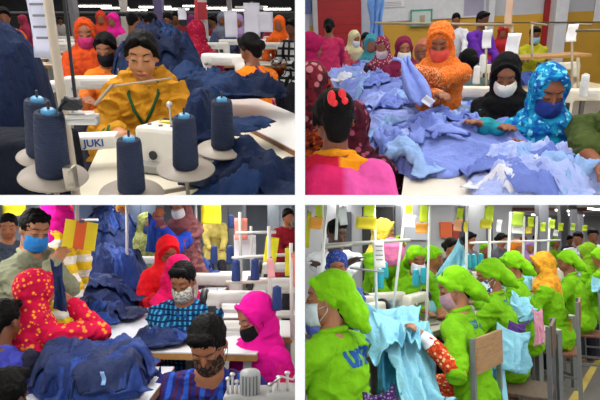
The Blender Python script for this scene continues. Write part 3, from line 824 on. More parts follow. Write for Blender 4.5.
# machine in front of the woman: overlock head
c = ROOM.d(170, 142, 1.98)
t = thing('overlock_machine', 'white machine head with yellow sticker in front of the woman in mustard', 'sewing machine', (c.x, c.y, T1), R(-22))
P = paint('#e3ded2', .35, .06)
m = MB(); m.box((0, 0, .085), (.21, .17, .17), bevel=.02); m.box((-.02, .10, .10), (.12, .12, .10), bevel=.02); link('housing', fuse(m, .005, 1, name='housing'), P, t)
m = MB(); m.box((-.01, .02, .174), (.085, .032, .003), bevel=.001); m.build('sticker', M('#e8d21a', rough=.5), t)
for x, y in ((-.07, .05), (-.06, -.04), (.0, -.05), (.05, -.045), (.075, .03)):
    m = MB(); m.cyl((x, y, .168), (x, y, .176), .0085, n=14); m.build('screw', metal('#7d7c78'), t)
m = MB(); m.cyl((-.02, -.084, .06), (-.02, -.092, .06), .018, n=18); m.build('port', paint('#2a2a2c'), t)
m = MB(); m.cyl((.02, -.01, .17), (.02, -.01, .25), .004, n=8); m.ell((.02, -.01, .25), (.012, .012, .012)); m.build('lever', metal('#b9b9b6'), t)
m = MB(); m.box((.0, -.05, .02), (.26, .20, .03), bevel=.006); m.build('base_plate', paint('#8b8983'), t)
# low machine arm with blue lettering
c = ROOM.d(84, 141, 1.95)
t = thing('sewing_machine', 'white machine arm with blue lettering behind the near steel pole', 'sewing machine', c, R(12))
m = MB(); m.box((0, 0, 0), (.26, .10, .055), bevel=.012); m.build('arm', P, t)
m = MB(); m.box((-.14, 0, -.05), (.06, .09, .16), bevel=.012); m.build('pillar', P, t)
text('JUKI', .04, paint('#1b4d92'), t, Matrix.Translation((.045, -.0515, 0)) @ Matrix.Rotation(R(90), 4, 'X'), bold=.001)
# rod in front of the woman
rod('thin steel guide rod crossing in front of the mustard shawl', ROOM.d(113, 86, 2.15), ROOM.d(172, 78, 2.15), .0035, '#9c8f7c')
rod('slanting steel arm between the pole and the rod', ROOM.d(95, 105, 2.1), ROOM.d(113, 84, 2.15), .006, '#8d8578')
sewing_machine('white sewing machine with brown opening in front of the black-masked woman', (ROOM.d(97, 80, 3.05).x, 3.05, .80), R(8), s=.85)
sewing_machine('white sewing machine behind the hanging plastic sheet', (ROOM.d(44, 84, 3.0).x, 3.0, .80), R(60), s=.75)
sewing_machine('white machine under the hands of the woman with magenta sleeves', (ROOM.d(226, 66, 4.1).x, 4.1, .82), R(-30))
# hanging sheets
card('translucent white plastic sheet hanging at the upper left', 43, 24, 2.4, 24, 62, '#c9cbdf', name='plastic_sheet', cat='sheet', tilt=-3, lines=True)
cp2 = 'papers hanging above the far machines'
for px, py, w, h, lab in ((231, 24, 12, 24, 'white paper hanging left of the lilac-scarfed worker'), (252, 20, 15, 30, 'larger white paper hanging right of the lilac-scarfed worker'), (265, 22, 15, 18, 'tilted white paper hanging beside the right edge'), (182, 14, 8, 10, 'small pale paper hanging by the white column')):
    card(lab, px, py, 6.0, w, h, '#dcdcea', group=cp2)
rod('white pipe frame holding the far papers', ROOM.d(235, 8, 6.05), ROOM.d(264, 8, 6.05), .02, '#c9c9c4', name='pipe')
rod('upright white pipe beside the far papers', ROOM.d(246, 8, 6.06), ROOM.d(246, 60, 6.06), .02, '#c9c9c4', name='pipe')
# columns
for px, w, col, lab, dd in ((202, 9, '#d6cfca', 'white column with red band', 10), (160, 8, '#6a5f8c', 'purple-grey column', 12), (125, 5, '#c9c4bc', 'pale column', 14), (230, 4, '#8d8a8a', 'grey column', 15), (75, 5, '#8b8a90', 'grey post', 11)):
    a = ROOM.d(px, 20, dd); m = MB(); m.box((0, 0, 1.5), (w*dd/FPX, .25, 3.0), bevel=.01); struct('trim_1', m, paint(col), loc=(a.x, dd, 0))
a = ROOM.d(202, 20, 9.85); m = MB(); m.box((0, 0, 0), (.19, .02, .30)); tag(m.build('notice_board', paint('#b02030'), None, loc=ROOM.d(202, 11, 9.8)), 'red notice board on the white column', 'sign')
rod('red pole beside the white column', ROOM.d(196, -4, 7.5), ROOM.d(196, 70, 7.5), .022, '#b3242c', name='pole')
# far machine rows
k = 0
for row, (dd, xs) in enumerate(((7.2, (62, 90, 212, 268)), (8.4, (50, 78, 140, 190, 232, 262)), (10, (60, 95, 120, 165, 185, 215, 245, 275)))):
    for px in xs:
        a = ROOM.d(px, 30, dd); k += 1
        table_box('far pale machine table in row %s, %s' % (('nearest', 'middle', 'last')[row], 'column at left' if px < 150 else 'column at right'), a.x, dd, .95, .5, .78, group='far machine tables')
        sewing_machine('small far white sewing machine', (a.x, dd, .78), R(180 if k % 2 else 0), group='far sewing machines')
rnd.seed(4)
for i in range(14):
    px = 20+i*19+rnd.random()*8; dd = 11+rnd.random()*7
    person('tiny far worker at the back of the hall', px, 20+rnd.random()*2, dd, face=-90+rnd.randint(-60, 60), head=rnd.choice(['hood', 'hair', 'hood']), top=cloth(rnd.choice(['#b03a5a', '#6a4a8a', '#c9c4c0', '#4a6aa0', '#c06a2a', '#a02a2a'])), scarf=cloth(rnd.choice(['#b03a5a', '#8a3a7a', '#c9c4c0', '#c0502a'])), group='tiny far workers', eyes=False)
for i in range(10):
    px = 95+i*20; dd = 17+(i % 3)*2.5
    a = ROOM.d(px, 6+(i*7 % 5), dd); tube_light('bright tube light far down the ceiling line', a-Vector((.5, 0, 0)), a+Vector((.5, 0, 0)), .05, 'far tube lights', 12)
for dd, lab in ((12, 'dark cable tray above the far machines, nearer one'), (16, 'dark cable tray above the far machines, farther one')):
    rod(lab, ROOM.d(0, 14, dd), ROOM.d(294, 14, dd), .05, '#2c2c30', name='cable_tray', cat='cable tray')
# ================================================================== ROOM 2: the lilac cloth table (upper right)
r2 = Room('upper_right', 1.52, 26, (1, 1), -3); use(r2)
WD = 11.0
shell(0, 9, .9, WD, 3.4, M('#8a8378', rough=.5, var=.1, scale=2), M('#c9cbd3', rough=.7, var=.05, scale=1), paint('#c9c9cc'), (0, 1))
def wx(px, py=20, d=WD): return ROOM.d(px, py, d)
zb = wx(325, 25).z
m = MB(); m.box((4.5, WD-.01, zb/2), (9, .02, zb)); struct('trim_1', m, M('#d9a83a', rough=.6, var=.08, scale=2))
def wall_panel(name, x0, x1, z0, z1, col, th=.04, lab=None, cat=None, **k):
    a = wx(x0).x; b = wx(x1).x; m = MB(); m.box((0, 0, 0), (b-a, th, z1-z0), bevel=.004)
    loc = ((a+b)/2, WD-.03-th/2, (z0+z1)/2)
    if lab: return tag(m.build(name, paint(col), None, loc=loc), lab, cat)
    return m.build(name, paint(col), None, loc=loc, kind='structure')
t = thing('roller_shutter', 'large red roller shutter at the far left of the hall', 'shutter', (wx(339).x, WD-.08, 0))
w = (wx(361).x-wx(318).x); zt = 2.6; z0 = wx(339, 37).z
m = MB(); m.box((0, 0, zt/2), (w, .05, zt)); m.build('panel', paint('#b0141a'), t)
for k in range(16): m = MB() if k == 0 else m; m.box((0, -.03, .1+k*.155), (w*.99, .02, .012))
m.build('slat_ridge', paint('#9a1016'), t)
m = MB(); m.box((-w/2-.05, 0, zt/2), (.1, .1, zt)); m.box((w/2+.05, 0, zt/2), (.1, .1, zt)); m.build('frame', paint('#c9c6c8'), t)
wall_panel('trim_2', 361, 376, 0, 3.4, '#b9bcc9', .12)
wall_panel('trim_3', 380, 484, zb, 3.4, '#e2e3e6', .03)
wall_panel('trim_4', 546, 558, 0, 3.4, '#dfe1e6', .35)
wall_panel('trim_5', 484, 490, 0, 3.4, '#dcdde2', .2)
wall_panel('drain_pipe', 542, 547, .0, 3.3, '#a8202a', .10, 'vertical red pipe beside the pale pillar', 'pipe')
wall_panel('poster', 305, 312, wx(308, 14).z, wx(308, -6).z, '#5a6ea8', .02, 'blue poster at the left end of the far wall', 'poster')
wall_panel('notice', 304, 309, wx(308, 45).z, wx(308, 20).z, '#c3cad8', .02, 'pale blue notice below the blue poster', 'poster')
wall_panel('wall_paper', 592, 606, wx(595, 22).z, wx(595, -4).z, '#f0f1f4', .02, 'white sheet pinned at the right end of the wall', 'poster')
wall_panel('window_1', 462, 482, wx(470, 16).z, wx(470, -8).z, '#b9b4cf', .03)
t = thing('notice_board', 'green-framed notice board on the white wall above the orange scarf', 'notice board', (wx(420).x, WD-.09, wx(420, 18).z))
m = MB(); m.box((0, 0, 0), (.42, .02, .30)); m.build('board', paint('#cfe0da'), t)
m = MB()
for a in (-1, 1): m.box((a*.21, -.012, 0), (.03, .03, .33)); m.box((0, -.012, a*.15), (.42, .03, .03))
m.build('frame', paint('#58a894'), t)
m = MB(); m.box((.02, -.02, -.02), (.10, .01, .14)); m.build('picture', paint('#b9a48a'), t)
t = thing('notice_board', 'white framed sign high on the wall left of the green board', 'notice board', (wx(392).x, WD-.09, wx(392, 4).z))
m = MB(); m.box((0, 0, 0), (.44, .02, .12)); m.build('board', paint('#f2f2f2'), t)
m = MB()
for a in range(3): m.box((0, -.012, .03-.03*a), (.34, .006, .010))
m.build('writing', paint('#8a8a92'), t)
rod('dark cable running along the white wall', wx(376, 24, 10.6), wx(600, 22, 10.6), .012, '#5e5a50', name='cable', cat='cable')
# tables
ZT = .80
table_px('long cream table that carries the lilac shirts', [(395, 240), (408, 150), (344, 66), (388, 66), (418, 118), (440, 135), (480, 150), (520, 165), (560, 173), (640, 190), (640, 260)], ZT, top='#e4ddcc')
table_px('light wooden machine table in front of the black-scarfed woman', [(478, 124), (470, 137), (524, 146), (530, 128)], ZT+.02, top='#e0d3b4')
# people
orange = cloth('#df661c', pat='floral', col2='#e88a45', psc=90)
po = person('standing woman in an orange patterned headscarf and coral mask sorting lilac cloth', 440, 43, 3.35, face=-112, body=-112, pose='stand', pitch=28, lean=14, head='longhood', scarf=orange,
       top=cloth('#cf6a2c', pat='floral', col2='#e8a070', col3='#7a2a18', psc=60), mask=cloth('#d8584c'), bottom=cloth('#b8501c'), skin='#8d5638',
       hands=[ROOM.d(402, 70, 2.95), ROOM.d(437, 95, 3.0)])
person('seated woman in a black headscarf and white mask', 506, 76, 3.0, face=-112, body=-125, pitch=28, head='longhood', scarf=cloth('#121214', var=.2), top=cloth('#2a9aa5'), mask=cloth('#e9e4da'), skin='#8d5638', hands=[ROOM.d(484, 126, 2.75), ROOM.d(500, 129, 2.7)])
person('seated woman in a cyan tie-dyed headscarf and navy mask', 549, 92, 2.65, face=-98, body=-105, pitch=24, head='longhood', scarf=cloth('#1e9fcb', pat='dye', col2='#1257a8', col3='#7fe0ee', psc=22),
       top=cloth('#1ca6c8', pat='dye', col2='#0f57ab', col3='#6fdced', psc=24), mask=cloth('#2a3f8a'), skin='#8a5236', hands=[ROOM.d(530, 152, 2.5), ROOM.d(548, 158, 2.4)], s=1.1)
person('man in an olive green t-shirt at the right edge, head out of view', 622, 84, 2.3, face=-140, body=-150, pitch=20, head='short', male=True, top=cloth('#4b5a2c'), sleeve=.42, skin='#8a4f30', hands=[ROOM.d(582, 176, 2.05), ROOM.d(606, 176, 1.9)], s=1.12)
pn = person('woman nearest the camera seen from behind with red hair clip and orange-red printed top', 334, 120, 2.0, face=96, body=85, pitch=16, head='hair', bun=False, skin='#7d4a32',
       top=cloth('#c8203c', pat='stripe', col2='#f09a1c', psc=17), collar=cloth('#e89a1c'), s=1.06, shawl=None, sleeve=1)
d = PD[pn.name]; h = d['h']
m = MB(); m.ell(h(0, -.105, .055), (.055, .04, .05)); link('hair_bun', fuse(m, .006, 2, lambda c: .004*ridged(c*40, 2)), HAIR(), pn)
for a, b in ((-.028, .07), (.012, .075)):
    m = MB(); m.ell(h(a, -.14, b), (.016, .012, .028)); m.ell(h(a+.008, -.143, b-.02), (.014, .010, .014)); m.build('hair_clip', M('#e0202c', rough=.3, bump=0), pn, label='red glossy hair clip')
m = MB(); sh = d['sh']; nb = d['nb']
m.cap(nb-d['fw']*.06+Vector((-.05, 0, -.09)), nb-d['fw']*.07+Vector((.14, 0, -.13)), .085, .075); m.cap(sh[1]+Vector((0, -.02, -.02)), sh[1]+Vector((.05, -.03, -.3)), .085, .09); m.cap(nb-d['fw']*.06+Vector((-.05, 0, -.12)), nb-d['fw']*.07+Vector((-.03, 0, -.4)), .10, .12)
link('shoulder_scarf', fuse(m, .008, 3, lambda c: .014*ridged(c*9, 2)), cloth('#d8296a', pat='stripe', col2='#e85aa8', psc=9), pn)
person('woman in a dark maroon floral headscarf just beyond the nearest woman', 353, 126, 2.45, face=70, pitch=20, head='longhood', scarf=cloth('#4a1524', pat='floral', col2='#351020', col3='#a05068', psc=22), top=cloth('#3b1420'), s=.98)
person('seated woman in a maroon and pink flowered headscarf at the left edge', 313, 84, 2.95, face=60, pitch=20, head='longhood', scarf=cloth('#6b1c26', pat='floral', col2='#3a141a', col3='#c07a80', psc=16), top=cloth('#7a2c1c', pat='floral', col2='#c0581c', col3='#2a1210', psc=22))
person('woman with a magenta headscarf and rust printed top at the left edge', 312, 48, 4.3, face=20, body=40, pitch=18, head='hood', scarf=cloth('#8d1246'), top=cloth('#a03a1c', pat='floral', col2='#2a1512', col3='#d8702a', psc=20), skin='#7d4b30')
person('far woman in a bright pink top seen from behind before the red shutter', 329, 27, 7.2, face=80, pose='stand', pitch=10, top=cloth('#c0305e'), shawl=None, skin='#7d4b30')
person('far seated worker in a pale scarf and mask beside the red shutter', 355, 39, 7.8, face=-60, head='hood', scarf=cloth('#cfc79a'), top=cloth('#c04a5a'), mask=cloth('#cfd8df'))
person('far seated worker with bare dark hair among the scarves', 366, 40, 8.2, face=-90, top=cloth('#50505c'))
person('far seated worker in a teal headscarf', 371, 45, 6.4, face=-100, head='hood', scarf=cloth('#3f8f9a'), top=cloth('#9a4a6a'))
person('far seated worker in a pink and white headscarf', 382, 48, 5.7, face=-110, head='hood', scarf=cloth('#8a3048', pat='dots', col2='#e0c0c8', psc=40), top=cloth('#3a2436'), mask=cloth('#c9b8bc'))
person('seated worker in a plum headscarf with a pale mask left of the orange woman', 404, 50, 4.9, face=-95, pitch=12, head='longhood', scarf=cloth('#7a2242'), top=cloth('#6a2038'), mask=cloth('#cfd2c4'), skin='#8d5638')
person('worker in a salmon scarf half hidden behind the orange scarf', 423, 52, 5.2, face=-120, head='hood', scarf=cloth('#b8705a'), top=cloth('#c99a80'))
person('bare-headed worker behind the table between orange and black scarves', 468, 62, 4.6, face=100, top=cloth('#5a6a6a'))
person('far man in a white shirt standing by the wall window', 456, 20, 9.0, face=-100, pose='stand', male=True, head='short', top=cloth('#e0e2e8'), skin='#7d4b30')
person('far standing worker in a violet top', 483, 20, 7.2, face=-60, pose='stand', male=True, head='short', top=cloth('#6f35b0'), skin='#6d412b', bottom=cloth('#5a2c90'))
person('far worker in red right of the violet top', 503, 33, 8.4, face=-110, pose='sit', head='hood', scarf=cloth('#b02a30'), top=cloth('#a02030'))
person('far masked man in a lime yellow shirt before the yellow wall', 535, 35, 6.6, face=-92, pose='stand', male=True, head='short', top=cloth('#b7b52a'), mask=cloth('#8fb4cc'), skin='#6d412b', hands=[ROOM.d(525, 62, 6.3), ROOM.d(545, 60, 6.3)], s=.9)
# lilac shirts
LIL = '#7f92d8'; g2 = 'lilac shirts heaped along the cream table'
lm = {c: cloth(c, rough=.75, var=.07, spec=.15) for c in ('#7f92d8', '#93a4e2', '#6f82cc', '#a8b8ec', '#8fb0e0', '#dfe3ee')}
def lheap(label, px, py, w, h, H, seed, col=LIL, zz=ZT, **k):
    k.setdefault('fold', .045)
    k.setdefault('pieces', 7 if w > 80 else 3)
    k['pmats'] = [lm[col], lm['#6f82cc'], lm['#a8b8ec'], lm[col], lm['#8fb0e0']]; k['plabel'] = 'loose shirt layered on top of the '+' '.join(label.split()[:8])  # deep-blue and pale copies put shade contrast into the lilac colour
    return pheap(label, px, py, zz, w, h, H, col, seed=seed, group=g2, mat=lm[col], **k)
lheap('crumpled lilac shirts at the front of the table edge', 458, 152, 190, 46, .12, 2)
lheap('pale blue and white shirts in the lower right corner', 545, 186, 150, 34, .10, 4, '#a8b8ec')
lheap('lilac shirts heaped in the middle of the table', 425, 124, 130, 34, .15, 7, '#93a4e2')
lheap('lilac shirts beside the black-scarfed woman', 462, 128, 60, 26, .10, 8, '#6f82cc')
lheap('lilac shirts piled left of the orange-scarfed woman', 396, 99, 110, 28, .20, 11)
lheap('pale shirts with white collars piled behind the lilac ones', 378, 84, 90, 20, .22, 13, '#93a4e2')
lheap('far light blue shirts at the head of the table', 362, 66, 62, 14, .22, 17, '#8fb0e0')
lheap('white lined shirt lying on the lilac heap', 352, 82, 26, 8, .03, 19, '#dfe3ee', zz=ZT+.10)
lheap('loose lilac shirt hanging over the near table corner', 400, 160, 40, 40, .06, 21, '#6f82cc')
lheap('white shirt piece at the bottom edge of the table', 520, 192, 60, 16, .11, 23, '#dfe3ee')
# the shirt being lifted
g = np.zeros((14, 18, 3))
A = ROOM.d(392, 60, 3.0); B = ROOM.d(408, 57, 3.02); C = ROOM.d(412, 104, 2.75); D = ROOM.d(432, 106, 2.75)
for i in range(14):
    for j in range(18):
        u = i/13; v = j/17
        top_ = A.lerp(B, u); bot = C.lerp(D, u); p = top_.lerp(bot, v)
        g[i, j] = (p.x+.02*math.sin(v*6+u*3), p.y+.025*math.sin(u*11+v*3), p.z+.07*math.sin(v*math.pi)*(1-.4*u)+.012*math.sin(u*15))
m = MB(); m.sheet(g, .006); tag(m.build('lifted_shirt', lm['#7f92d8'], None, loc=(0, 0, 0)), 'lilac shirt lifted by the orange-scarfed woman', 'shirt')
card('white paper slip held at the lifted shirt edge', 428, 101, 2.72, 11, 8, '#eef0f4', name='paper_slip', tilt=-35, cat='paper', clip=False)
# hanging garment at the pillar
heap_ = None
g = np.zeros((10, 16, 3)); c = wx(376, 10, 8.5); w = 12*8.5/500
for i in range(10):
    for j in range(16):
        g[i, j] = ((i/9-.5)*w*(1+.25*math.sin(j*.5)), .05*math.sin(i*1.6+j*.3), .35-j/15*.75)
m = MB(); m.sheet(g, .03); tag(m.build('hanging_garment', cloth('#6f9ad8'), None, loc=(c.x, c.y, c.z-.05)), 'blue garment hanging by the grey pillar', 'garment')
# thread frames, rods and cards
RODC = '#8b7a5a'
rod('thin brown rod reaching from the wall to the white card', ROOM.d(375, 23, 4.2), ROOM.d(513, 25, 3.7), .010, RODC)
rod('short brown rod above the lime-shirted man', ROOM.d(531, 23, 4.4), ROOM.d(547, 25, 4.2), .009, RODC)
rod('brown rod above the small white card at right', ROOM.d(574, 24, 4.4), ROOM.d(592, 25, 4.2), .009, RODC)
rod('dark rod entering from the right edge', ROOM.d(576, 31, 3.3), ROOM.d(612, 30, 3.3), .009, '#5a4f3a')
for px, y0, y1, dd, lab in ((486, 25, 78, 4.1, 'pale pole under the long rod'), (512, 24, 60, 3.72, 'thin pole behind the white card'), (572, 26, 82, 4.2, 'pale pole carrying the card at right'), (578, 58, 100, 3.4, 'thin pole at the right machine'), (532, 24, 60, 4.3, 'thin pole beside the lime-shirted man')):
    rod(lab, ROOM.d(px, y0, dd), ROOM.d(px, y1, dd), .009, '#b5a88c', name='thread_pole', cat='pole')
card('white card hanging above the black-scarfed woman', 513, 44, 3.65, 13, 20, '#eceef4', tilt=-2)
card('narrow white card hanging beside the violet top', 487, 39, 4.05, 9, 17, '#e4e6ea', tilt=2)
card('white card hanging before the pale pillar at right', 572, 33, 4.15, 10, 16, '#f0f0f0')
card('bright orange and grey twisted cloth hanging by the window', 509, 12, 5.0, 7, 28, '#c9a890', name='cloth_strip', cat='cloth', clip=False)
cpw = cone_proto('#e6e6e2', '#d6d6d2', '#c9c9c4', .026, .13); cpw['label'] = ''
for i, (px, py, dd, lab) in enumerate(((583, 96, 3.1, 'white thread cone at the right machine'), (482, 72, 4.0, 'white thread cone behind the black scarf'), (476, 84, 3.8, 'small white thread cone on the machine beside the orange woman'))):
    cone(cpw, ROOM.d(px, py, dd), lab, 'white thread cones')
for i, (px, py, dd, rz, lab) in enumerate(((478, 84, 3.7, 150, 'white sewing machine between the orange and black scarves'), (590, 100, 3.3, 160, 'white sewing machine at the right behind the cyan scarf'), (560, 68, 5.2, 180, 'far white sewing machine before the yellow wall'), (500, 62, 5.4, 170, 'far white sewing machine by the red worker'))):
    a = ROOM.z(px, py+6, ZT); a = ROOM.d(px, py, dd)
    table_box('machine table under the %s' % lab.replace('white ', ''), a.x, dd, .9, .5, ZT, top='#d8c49a', edge='#a87840')
    sewing_machine(lab, (a.x, dd, ZT), R(rz), s=.85, col='#ded8c6')
a = ROOM.d(545, 56, 5.6); m = MB(); m.box((0, 0, 0), (.8, .4, .03), bevel=.005); tag(m.build('wooden_shelf', paint('#b9884a'), None, loc=(a.x, 5.6, a.z)), 'light wooden shelf board in front of the lime-shirted man', 'shelf')
rnd.seed(9)
for i, (px, py, c) in enumerate(((515, 58, '#2a3f8a'), (530, 64, '#3a55a8'), (524, 63, '#5a70c0'))):
    a = ROOM.d(px, py, 5.5); heap('folded blue cloth on the shelf before the lime-shirted man', a.x, 5.5, ZT+.0, .16, .12, .10, c, seed=i+40, group='blue cloths on the far table', mat=cloth(c))
# ================================================================== ROOM 3: blue garment line with men and women (lower left)
r3 = Room('lower_left', 1.5, 208, (-1, -1)); use(r3)
shell(-9, 0, .9, 12, 3.0, M('#8f8b84', rough=.5, var=.1, scale=2), M('#8d95a3', rough=.8, var=.1, scale=1.5), None, (1, 0))
Z3 = .78; BLU = '#1a3474'
def P3(x, y, d): return ROOM.d(x, y, d)
# tables
table_box('white cutting table carrying the blue garments in the middle', P3(105, 310, 3.3).x, 3.75, 1.15, 2.3, Z3, R(-3), top='#c6ccd6')
table_box('sewing table of the man in the blue checked shirt', P3(185, 330, 2.72).x, 2.72, .85, .42, Z3, R(-4), top='#cbccce', edge='#b8864a')
table_box('table under the large front heap of navy garments', P3(95, 380, 2.15).x, 2.2, .52, .55, .72, 0, top='#cfd2d8')
table_box('sewing table behind the man in blue check', P3(228, 290, 3.5).x, 3.55, .7, .5, Z3, R(3), top='#d9dade', edge='#b8864a')
table_box('far wooden-edged table with blue garments at the upper right', P3(200, 250, 4.9).x, 4.9, 1.1, .7, Z3+.06, 0, top='#cfcfd2', edge='#b8864a')
table_box('table behind the standing man at the left', P3(18, 290, 3.6).x, 3.7, .9, .6, Z3, 0, top='#dcdcdc')
# people
person('young standing man in an olive grey shirt and blue mask at the left', 35, 230, 2.75, face=-38, body=-4, pose='stand', male=True, head='short', pitch=24, lean=6, top=cloth('#7c8068', var=.08), collar=cloth('#878b72'), mask=cloth('#2f7cc4'), skin='#9a6746', hands=[P3(49, 256, 2.85), P3(54, 265, 2.6)], s=1.0, bottom=cloth('#5d6150'))
person('standing person in yellow and white stripes and magenta scarf behind the young man', 58, 197, 3.2, face=100, pose='stand', head='hood', scarf=cloth('#d0148a'), top=cloth('#e8c32a', pat='hstripe', col2='#ece8dc', psc=60), skin='#a0694a', s=.95)
person('dark-haired person behind the young man at the left edge', 8, 227, 3.9, face=-60, pose='stand', top=cloth('#39414f'), male=True, head='short', s=.9)
p4 = person('seated woman in crimson with dots seen from behind, one hand raised', 38, 292, 2.42, face=60, body=70, pitch=12, head='hood', scarf=cloth('#c0103e', pat='dots', col2='#e8902a', psc=46), top=cloth('#c4123f', pat='dots', col2='#e68a3a', psc=30), skin='#8d5638', hands=[None, P3(72, 303, 2.5)], s=.9)
p5 = person('man in a violet-blue shirt seen from behind at the lower left', 5, 321, 2.25, face=80, body=72, pitch=10, male=True, head='short', top=cloth('#3a3f9a', var=.12), skin='#6d412b', collar=cloth('#4a4fae'), s=.86, hands='lap')
person('dark head in the bottom left corner', 6, 399, 1.9, face=80, pitch=10, male=True, head='short', top=cloth('#26263a'), skin='#4a2c20')
person('seated woman in a bright red headscarf beyond the checked shirt', 168, 252, 3.9, face=-60, body=-75, pitch=34, head='longhood', scarf=cloth('#cf1420'), top=cloth('#c41420'), skin='#7d4b30', s=1.0)
person('woman in a magenta-red scarf bending right behind the checked shirt', 180, 274, 3.5, face=-20, body=-45, pitch=34, head='longhood', scarf=cloth('#d3125a'), top=cloth('#cf1452'), skin='#7d4b30')
p9 = person('seated man in a blue checked shirt and patterned white mask', 183, 281, 2.95, face=-100, body=-92, pitch=32, male=True, head='short', top=cloth('#15406e', pat='check', col2='#3e9ac4', col3='#0e2a50', psc=210), collar=cloth('#1c4c80'), mask=cloth('#bfc0b4', pat='floral', col2='#7d8078', psc=60), skin='#8d5a3c', sleeve=.72, hands=[P3(182, 339, 2.72), P3(196, 338, 2.7)])
p10 = person('man in a dark striped shirt and dark patterned mask bending low in front', 208, 344, 2.2, face=-98, body=-92, pitch=46, lean=22, male=True, head='short', top=cloth('#25286e', pat='stripe', col2='#46213f', col3='#2c55b4', psc=190), collar=cloth('#2b3a8c'), mask=cloth('#2a2320', pat='floral', col2='#6a4a3a', psc=60), skin='#9a6443', sleeve=.9, s=1.1, hands=[P3(178, 430, 1.95), P3(225, 430, 1.95)])
p11 = person('woman in a magenta shawl with coral edge and black mask at the right', 254, 318, 2.62, face=-150, body=-135, pitch=30, head='longhood', scarf=cloth('#d8128c', var=.1), top=cloth('#cf1a7c', pat='floral', col2='#d8305a', psc=12), mask=cloth('#141418'), skin='#a0694a', hands='lap')
person('far woman in a pale green scarf seated before the back tables', 147, 224, 5.4, face=-40, pitch=14, head='longhood', scarf=cloth('#858a55', pat='floral', col2='#6a6f40', psc=20), top=cloth('#636e46'), skin='#7d4b30', mask=cloth('#2a3560'))
p13 = person('standing woman in a brown checked top and pale mask raising her arms', 180, 206, 4.4, face=-110, pose='stand', pitch=20, top=cloth('#6a4048', pat='check', col2='#8a5a5c', psc=90), mask=cloth('#cdd2da'), head='hood', scarf=cloth('#7a4a50'), hands=[P3(160, 226, 4.2), P3(158, 216, 4.1)], skin='#9a6443', vest=None)
d = PD[p13.name]; m = MB()
for k in (-1, 1): m.cap(d['sh'][k].lerp(d['el'][k], .5), d['el'][k], .062, .058); m.cap(d['el'][k], d['wr'][k].lerp(d['el'][k], .2), .056, .045)
link('sleeve', fuse(m, .014, 2, lambda c: .01*ridged(c*12, 2)), cloth('#2444b4'), p13, label='bright blue sleeves')
drape('blue garment held up by the woman in the brown checked top', P3(148, 212, 4.15), P3(160, 212, 4.15), P3(146, 252, 4.1), P3(162, 252, 4.1), cloth('#1f3f8a'), 'held_garment', 'garment', folds=2, amp=.03)
rnd.seed(21)
for i, (px, py, dd, c, c2) in enumerate(((100, 214, 7.5, '#8a2a4a', '#c03a6a'), (112, 216, 8.5, '#3a4a8a', '#6a4a9a'), (128, 212, 9.2, '#b8b8bc', '#4a4a55'), (122, 210, 7.0, '#9a3a6a', '#d8a040'), (215, 214, 8.2, '#c0b060', '#5a5a60'), (66, 213, 6.2, '#b02a30', '#c01a30'), (288, 217, 6.5, '#7a1420', '#8a1a28'))):
    person(['far worker in a plum top beyond the navy pile', 'far worker in an indigo top beyond the navy pile', 'far worker in a pale top beside the white post', 'far worker in a pink top with mustard scarf beyond the white posts', 'far worker in a yellowish top behind the yellow card', 'far worker in a red scarf above the striped card', 'far worker in a dark red top at the right edge'][i],
           px, py, dd, face=-90+rnd.randint(-50, 50), head='hood' if i % 2 else 'hair', top=cloth(c), scarf=cloth(c2), eyes=False)
# garments
g3 = 'navy garments on the tables of the blue line'
nm = {c: cloth(c, rough=.65, var=.12, spec=.25) for c in ('#1a3474', '#14295c', '#21408a', '#12234c')}
def bh(label, px, py, dd, w, dep, H, seed, col='#1a3474', z=Z3, **k):
    a = ROOM.d(px, py, dd); k.setdefault('fold', .045)
    k.setdefault('pieces', 8 if w > 60 else 4); k['pmats'] = [nm[col], nm['#14295c'], nm['#21408a'], nm['#12234c']]; k['plabel'] = 'loose navy piece on top of the '+' '.join(label.split()[:8])  # several navy tones: shade contrast between pieces is put into the colour
    return heap(label, a.x, dd, z+.003, w*dd/FPX/2, dep/2, H, col, seed=seed, group=g3, mat=nm[col], **k)
bh('large heap of crumpled navy garments in the front', 98, 370, 2.2, 98, .42, .13, 31, z=.723, fold=.04, flat=.35)
bh('navy garments spread on the white table behind the crimson tunic', 92, 300, 3.75, 100, .6, .10, 33, '#14295c')
bh('tall heap of navy garments in the middle of the white table', 105, 280, 4.3, 70, .8, .34, 35, flat=.4)
bh('navy heap beside the striped card', 78, 270, 4.1, 52, .5, .32, 36, '#21408a', flat=.4)
bh('navy garment hanging out over the white table', 100, 320, 3.2, 50, .35, .06, 37, '#14295c')
bh('navy pieces under the hands of the checked-shirt man', 163, 345, 2.68, 46, .20, .02, 38, '#12234c', pieces=2)
bh('navy garments on the far wooden-edged table', 190, 250, 4.75, 52, .45, .12, 39, '#21408a', z=Z3+.06)
bh('far navy heap reaching up behind the middle heap', 112, 260, 5.4, 50, .9, .62, 41, '#14295c', flat=.35)
drape('navy trousers held up by the young man in olive', P3(50, 258, 2.3), P3(62, 262, 2.32), P3(54, 308, 2.35), P3(68, 312, 2.35), nm['#12234c'], 'held_trousers', 'trousers', folds=2, amp=.02)
drape('navy garments hanging from the seat behind the front man', P3(150, 366, 2.35), P3(163, 366, 2.35), P3(146, 402, 2.3), P3(165, 402, 2.3), nm['#14295c'], 'hanging_garment', 'garment', folds=3, amp=.03)
